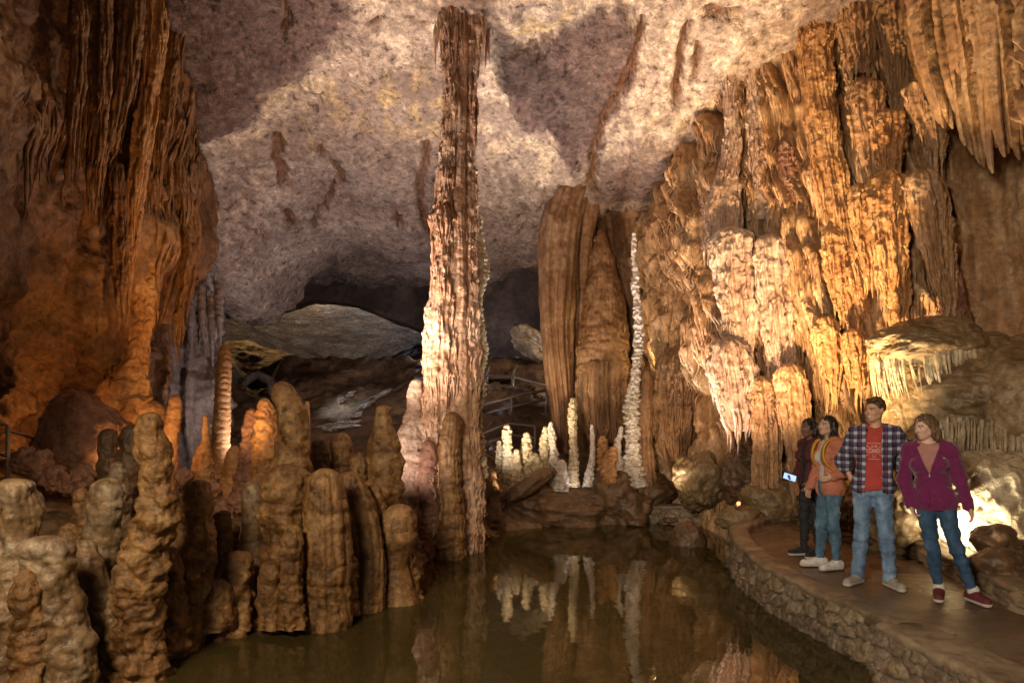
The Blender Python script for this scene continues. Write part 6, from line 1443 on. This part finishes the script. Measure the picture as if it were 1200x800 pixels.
# ---- woman in coral jacket
def coral_extra(root, garment, A, RT, mk, TH, R):
    S, tp = garment('top', M['white_top'], 0.003, 0.98, None, 0.07, seed=31)
    def op(x, y, z):
        return np.maximum(np.abs(x-0.0)-(0.066+0.02*np.clip(z, 0, .2)-0.05*np.clip(-z-0.05, 0, .5)), y-0.0)
    S2, jk = garment('jacket', M['coral'], 0.022, 0.775, 0.97, 0.075, openf=op, seed=32, rough=0.009)
    S3 = SDF(A['neck']-[0.2, 0.2, 0.12], A['neck']+[0.2, 0.2, 0.14], 0.006)
    for s in (-1, 1): S3.cap(A['neck']+[0.055*s, 0.045, 0.025], A['neck']+[0.065*s, -0.07, -0.015], 0.016, 0.014, 0.015)
    V, Fq = S3.mesh(1); mesh_obj('collar', V, Fq, M['coral'], jk)
cor = dict(loc=(3.44, 7.40, 0.425), rz=math.radians(-25.5-60), label='dark haired woman in a coral jacket over a white top, with blue jeans', skin=(0.58, 0.36, 0.26), lips=(0.36, 0.12, 0.10), browc=(0.03, 0.02, 0.015), fem=True, q=0.92, smile=False,
    J=dict(head=(0.0, -0.03, 1.535), neck=(0.0, 0.02, 1.385), chest=(0.0, 0.01, 1.22), waist=(0.0, 0, 1.03), pelvis=(0.0, 0.01, 0.88), shL=(-0.155, 0.02, 1.33), shR=(0.155, 0.02, 1.33), elL=(-0.195, -0.02, 1.06), elR=(0.21, 0.13, 1.07), wrL=(-0.19, -0.12, 0.86), wrR=(0.175, -0.055, 1.005),
           hipL=(-0.078, 0, 0.82), hipR=(0.078, 0, 0.82), knL=(-0.085, -0.05, 0.46), knR=(0.075, 0.0, 0.45), anL=(-0.09, -0.06, 0.085), anR=(0.08, 0.03, 0.085)),
    yaw=math.radians(16), pitch=math.radians(-8), handL=((0.1, -0.3, -0.9), (0.9, 0, 0), 1, 0.7), handR=((-0.3, -0.8, -0.3), (-1, 0, 0), -1, 0.4),
    footL=math.radians(-8), footR=math.radians(12), hair='long', hairm=M['hair_black'], pants=M['denim_mid'], pe=0.005, legq=0.96, hipw=0.15, chestw=0.145, waistw=0.12, shoem=M['shoe_white'], extra=coral_extra, cuff=0.09, shoe=0.26)
cr_root = person(cor)
# ---- woman holding a phone, half hidden
def back_extra(root, garment, A, RT, mk, TH, R):
    def op(x, y, z): return np.maximum(np.abs(x)-0.03, y)
    S2, jk = garment('jacket', M['maroon'], 0.012, 0.86, 0.95, 0.07, openf=op, seed=42)
    S, tp = garment('top', M['black'], 0.002, 0.9, None, 0.07, seed=43)
bk = dict(loc=(3.50, 8.0, 0.425), rz=math.radians(-23-50), label='half hidden woman in a maroon jacket and black trousers holding a lit phone', skin=(0.20, 0.10, 0.065), lips=(0.20, 0.07, 0.06), browc=(0.02, 0.015, 0.01), fem=True, q=0.92, smile=False,
    J=dict(head=(0.0, -0.03, 1.50), neck=(0.0, 0.02, 1.36), chest=(0.0, 0.01, 1.20), waist=(0.0, 0, 1.02), pelvis=(0.0, 0.01, 0.87), shL=(-0.15, 0.02, 1.305), shR=(0.15, 0.02, 1.305), elL=(-0.19, 0.02, 1.04), elR=(0.18, 0.03, 1.03), wrL=(-0.12, -0.14, 0.93), wrR=(0.15, -0.15, 0.88),
           hipL=(-0.075, 0, 0.81), hipR=(0.075, 0, 0.81), knL=(-0.08, -0.03, 0.45), knR=(0.08, 0.0, 0.45), anL=(-0.085, -0.02, 0.085), anR=(0.085, 0.03, 0.085)),
    yaw=math.radians(0), pitch=math.radians(4), handL=((0.15, -0.95, -0.15), (0.9, 0, 0.3), 1, 1.0), handR=((0, -0.5, -0.8), (-1, 0, 0), -1, 0.7),
    footL=math.radians(-8), footR=math.radians(10), hair='long', hairm=M['hair_black'], pants=M['black'], pe=0.004, legq=0.92, hipw=0.145, chestw=0.14, waistw=0.118, shoem=M['black'], extra=back_extra, cuff=0.07, shoe=0.25)
bk_root = person(bk)
# phone held in her hand
Rb = Matrix.Rotation(bk['rz'], 4, 'Z')
pw = Vector(bk['loc'])+Rb@Vector((-0.085, -0.225, 0.925))
ph = empty('phone', tuple(pw), math.radians(-10)); tag(ph, 'phone with a bright blue white screen in the hand of the half hidden woman', 'phone')
V, Fc = box_mesh([((0, 0, 0), (0.15, 0.009, 0.078), (0, 0, 0))]); o = mesh_obj('phone_case', V, Fc, M['phone'], ph, smooth=False); o.rotation_euler = (math.radians(-20), math.radians(18), 0)
V, Fc = box_mesh([((0, -0.0055, 0), (0.14, 0.002, 0.070), (0, 0, 0))]); o = mesh_obj('screen', V, Fc, M['screen'], ph, smooth=False); o.rotation_euler = (math.radians(-20), math.radians(18), 0)
# yellow backpack on the coral jacket woman
bp_ = empty('backpack', cor['loc'], cor['rz']); tag(bp_, 'yellow backpack on the back of the woman in the coral jacket', 'backpack')
S = SDF((-0.2, 0.05, 0.8), (0.2, 0.4, 1.4), 0.0075); S.ell((0, 0.20, 1.10), (0.13, 0.075, 0.19), k=0.03); S.ell((0, 0.22, 1.0), (0.12, 0.08, 0.1), k=0.04); S.rough(0.008, (9, 9, 9), 4)
V, Fq = S.mesh(1); mesh_obj('bag_body', V, Fq, M['yellow'], bp_)
for s in (-1, 1):
    P = cr([(0.085*s, 0.15, 1.28), (0.10*s, 0.09, 1.375), (0.105*s, 0.01, 1.405), (0.108*s, -0.085, 1.37), (0.11*s, -0.135, 1.27), (0.125*s, -0.12, 1.15), (0.15*s, -0.02, 1.06), (0.13*s, 0.13, 0.98)], 40)
    V = []; 
    for i, p in enumerate(P):
        t_ = P[min(i+1, 39)]-P[max(i-1, 0)]; t_ /= np.linalg.norm(t_); w_ = np.cross(t_, [1.0*s, 0, 0.2]); w_ = np.array([1.0, 0, 0])-t_*t_[0]; w_ /= np.linalg.norm(w_); n_ = np.cross(t_, w_)
        for a, b in ((-.026, -.006), (.026, -.006), (.026, .006), (-.026, .006)): V.append(p+w_*a+n_*b)
    mesh_obj('strap', V, grid_faces(40, 4, True).tolist(), M['yellow'], bp_)
# ------------------------------------------------------------------ lamps (the show cave's hidden floodlights, and added fills)
def spot(name, loc, tgt, W_, col, ang=120, blend=0.8, size=0.12):
    L = bpy.data.lights.new(name, 'SPOT'); L.energy = W_; L.color = col; L.spot_size = math.radians(ang); L.spot_blend = blend; L.shadow_soft_size = size
    o = bpy.data.objects.new(name, L); COL.objects.link(o); o.location = loc
    d = Vector(tgt)-Vector(loc); o.rotation_euler = d.to_track_quat('-Z', 'Y').to_euler(); return o
def point(name, loc, W_, col, size=0.08):
    L = bpy.data.lights.new(name, 'POINT'); L.energy = W_; L.color = col; L.shadow_soft_size = size
    o = bpy.data.objects.new(name, L); COL.objects.link(o); o.location = loc; return o
COOL = (0.98, 0.87, 0.90); NEUT = (1.0, 0.9, 0.8); WARM = (1.0, 0.72, 0.42); ORG = (1.0, 0.50, 0.17); BLUE = (0.60, 0.76, 1.0); YEL = (1.0, 0.72, 0.30)
spot('ceiling_floodlight', (-3.6, 9.6, 0.9), (-1.4, 14.0, 7.2), 1150, COOL, 130)
spot('ceiling_floodlight', (-3.2, 13.4, 1.3), (-2.6, 16.4, 6.4), 520, COOL, 125)
spot('ceiling_floodlight', (2.6, 11.9, 0.5), (1.8, 9.4, 8), 1150, NEUT, 100)
spot('ceiling_floodlight', (-0.3, 12.2, 0.9), (0.6, 16.0, 6.6), 300, NEUT, 110)
spot('ceiling_floodlight', (-1.2, 11.8, 1.2), (-1.3, 9.2, 8.2), 620, (1.0, 0.90, 0.84), 120)
spot('column_floodlight', (-1.75, 8.7, 1.75), (-0.95, 10.2, 4.6), 400, (1.0, 0.76, 0.60), 90)
spot('column_floodlight', (-1.95, 8.9, 0.95), (-1.2, 10.2, 2.2), 90, (1.0, 0.78, 0.66), 85)
spot('right_wall_floodlight', (2.6, 9.4, 0.5), (4.4, 11.9, 6.4), 1050, (1.0, 0.66, 0.43), 72, 1.0)
spot('right_wall_floodlight', (3.5, 8.4, 0.6), (5.4, 10.8, 6.9), 2200, (1.0, 0.66, 0.32), 75, 1.0)
spot('right_wall_floodlight', (5.6, 9.0, 1.0), (5.2, 10.9, 3.2), 70, YEL, 120, 1.0)
spot('rock_floodlight', (4.78, 7.2, 0.75), (5.4, 7.9, 1.5), 190, (1.0, 0.84, 0.56), 155, 1.0)
spot('dome_fill', (4.75, 6.75, 0.75), (6.2, 8.4, 2.7), 330, (1.0, 0.78, 0.46), 80, 1.0)  # added to brighten the dome rock, no cave lamp known here
spot('column_floodlight', (-2.5, 9.15, 1.3), (-0.9, 10.3, 6.0), 1700, (1.0, 0.76, 0.60), 66, 1.0)
spot('fringe_lamp', (5.25, 7.5, 1.4), (5.5, 8.4, 2.2), 70, (1.0, 0.78, 0.40), 150, 1.0)
spot('left_wall_floodlight', (-5.2, 9.3, 0.9), (-5.7, 11.0, 3.0), 280, ORG, 110, 1.0)
spot('left_wall_floodlight', (-3.4, 8.2, 0.9), (-5.4, 11.2, 6.2), 320, ORG, 70, 1.0)
spot('back_wall_floodlight', (-4.4, 12.2, 1.0), (-5.5, 14.2, 3.0), 200, (1.0, 0.86, 0.84), 110)
spot('far_chamber_floodlight', (-5.6, 35.5, 5.0), (-6.5, 38, 8), 2300, (0.38, 0.66, 1.0), 150)
spot('far_chamber_floodlight', (-12.5, 33.5, 5.2), (-12.5, 35.5, 8), 3000, YEL, 150)
spot('slope_floodlight', (-4.9, 17.0, 3.0), (-4.3, 18.8, 1.9), 80, BLUE, 60)
point('slope_lamp', (-2.2, 22.5, 4.4), 45, (0.8, 0.8, 1.0))
spot('drapery_floodlight', (-0.2, 11.9, 0.7), (1.2, 14.4, 4.2), 480, WARM, 70, 1.0)
spot('drapery_floodlight', (2.5, 11.3, 0.5), (3.0, 14.6, 4.2), 150, WARM, 80, 1.0)
spot('bank_floodlight', (0.1, 13.0, 0.62), (0.25, 13.6, 1.0), 6, (1.0, 0.82, 0.52), 150, 1.0, 0.04)
spot('bank_floodlight', (1.95, 12.5, 0.75), (2.35, 13.2, 2.6), 6, (1.0, 0.88, 0.8), 90, 1.0, 0.04)
spot('bank_floodlight', (1.2, 13.0, 0.7), (1.3, 13.5, 1.2), 3.5, (1.0, 0.9, 0.85), 150, 1.0, 0.04)
point('passage_fill', (2.7, 19.0, 4.6), 130, (1.0, 0.75, 0.55))  # added to lift the black passage, not a known cave lamp
point('nook_lamp', (-6.5, 9.9, 2.0), 12, ORG)
point('nook_lamp', (2.95, 13.8, 3.3), 45, YEL)
spot('visitor_fill', (-2.0, -1.0, 3.6), (3.8, 7.2, 1.4), 1950, (1.0, 0.82, 0.60), 72, size=0.5)  # added fill behind the camera, brightens the visitors
spot('hedge_fill', (-3.0, 1.4, 4.3), (-2.1, 7.4, 0.5), 900, (1.0, 0.76, 0.48), 72, size=0.5)  # added fill out of view, brightens the shore stalagmites

w = bpy.data.worlds.new('World'); scene.world = w; w.use_nodes = True
bg = w.node_tree.nodes['Background']; bg.inputs[0].default_value = (0.9, 0.7, 0.5, 1); bg.inputs[1].default_value = 0.1

# ------------------------------------------------------------------ camera
cam = bpy.data.cameras.new('Camera'); co = bpy.data.objects.new('Camera', cam); COL.objects.link(co)
co.location = (0, 0, ZC); co.rotation_euler = (math.radians(90), 0, 0)
cam.sensor_width = 36; cam.lens = 24; cam.shift_y = (HZ-400)/1200.0; cam.clip_end = 300; cam.clip_start = 0.05
scene.camera = co
scene.view_settings.view_transform = 'Standard'; scene.view_settings.look = 'None'; scene.view_settings.exposure = 0.12; scene.view_settings.gamma = 1
cy = scene.cycles
cy.use_denoising = True; cy.max_bounces = 5; cy.diffuse_bounces = 2; cy.glossy_bounces = 3; cy.transparent_max_bounces = 6
cy.sample_clamp_indirect = 4; cy.use_adaptive_sampling = True; cy.adaptive_threshold = 0.03
cy.caustics_reflective = False; cy.caustics_refractive = False
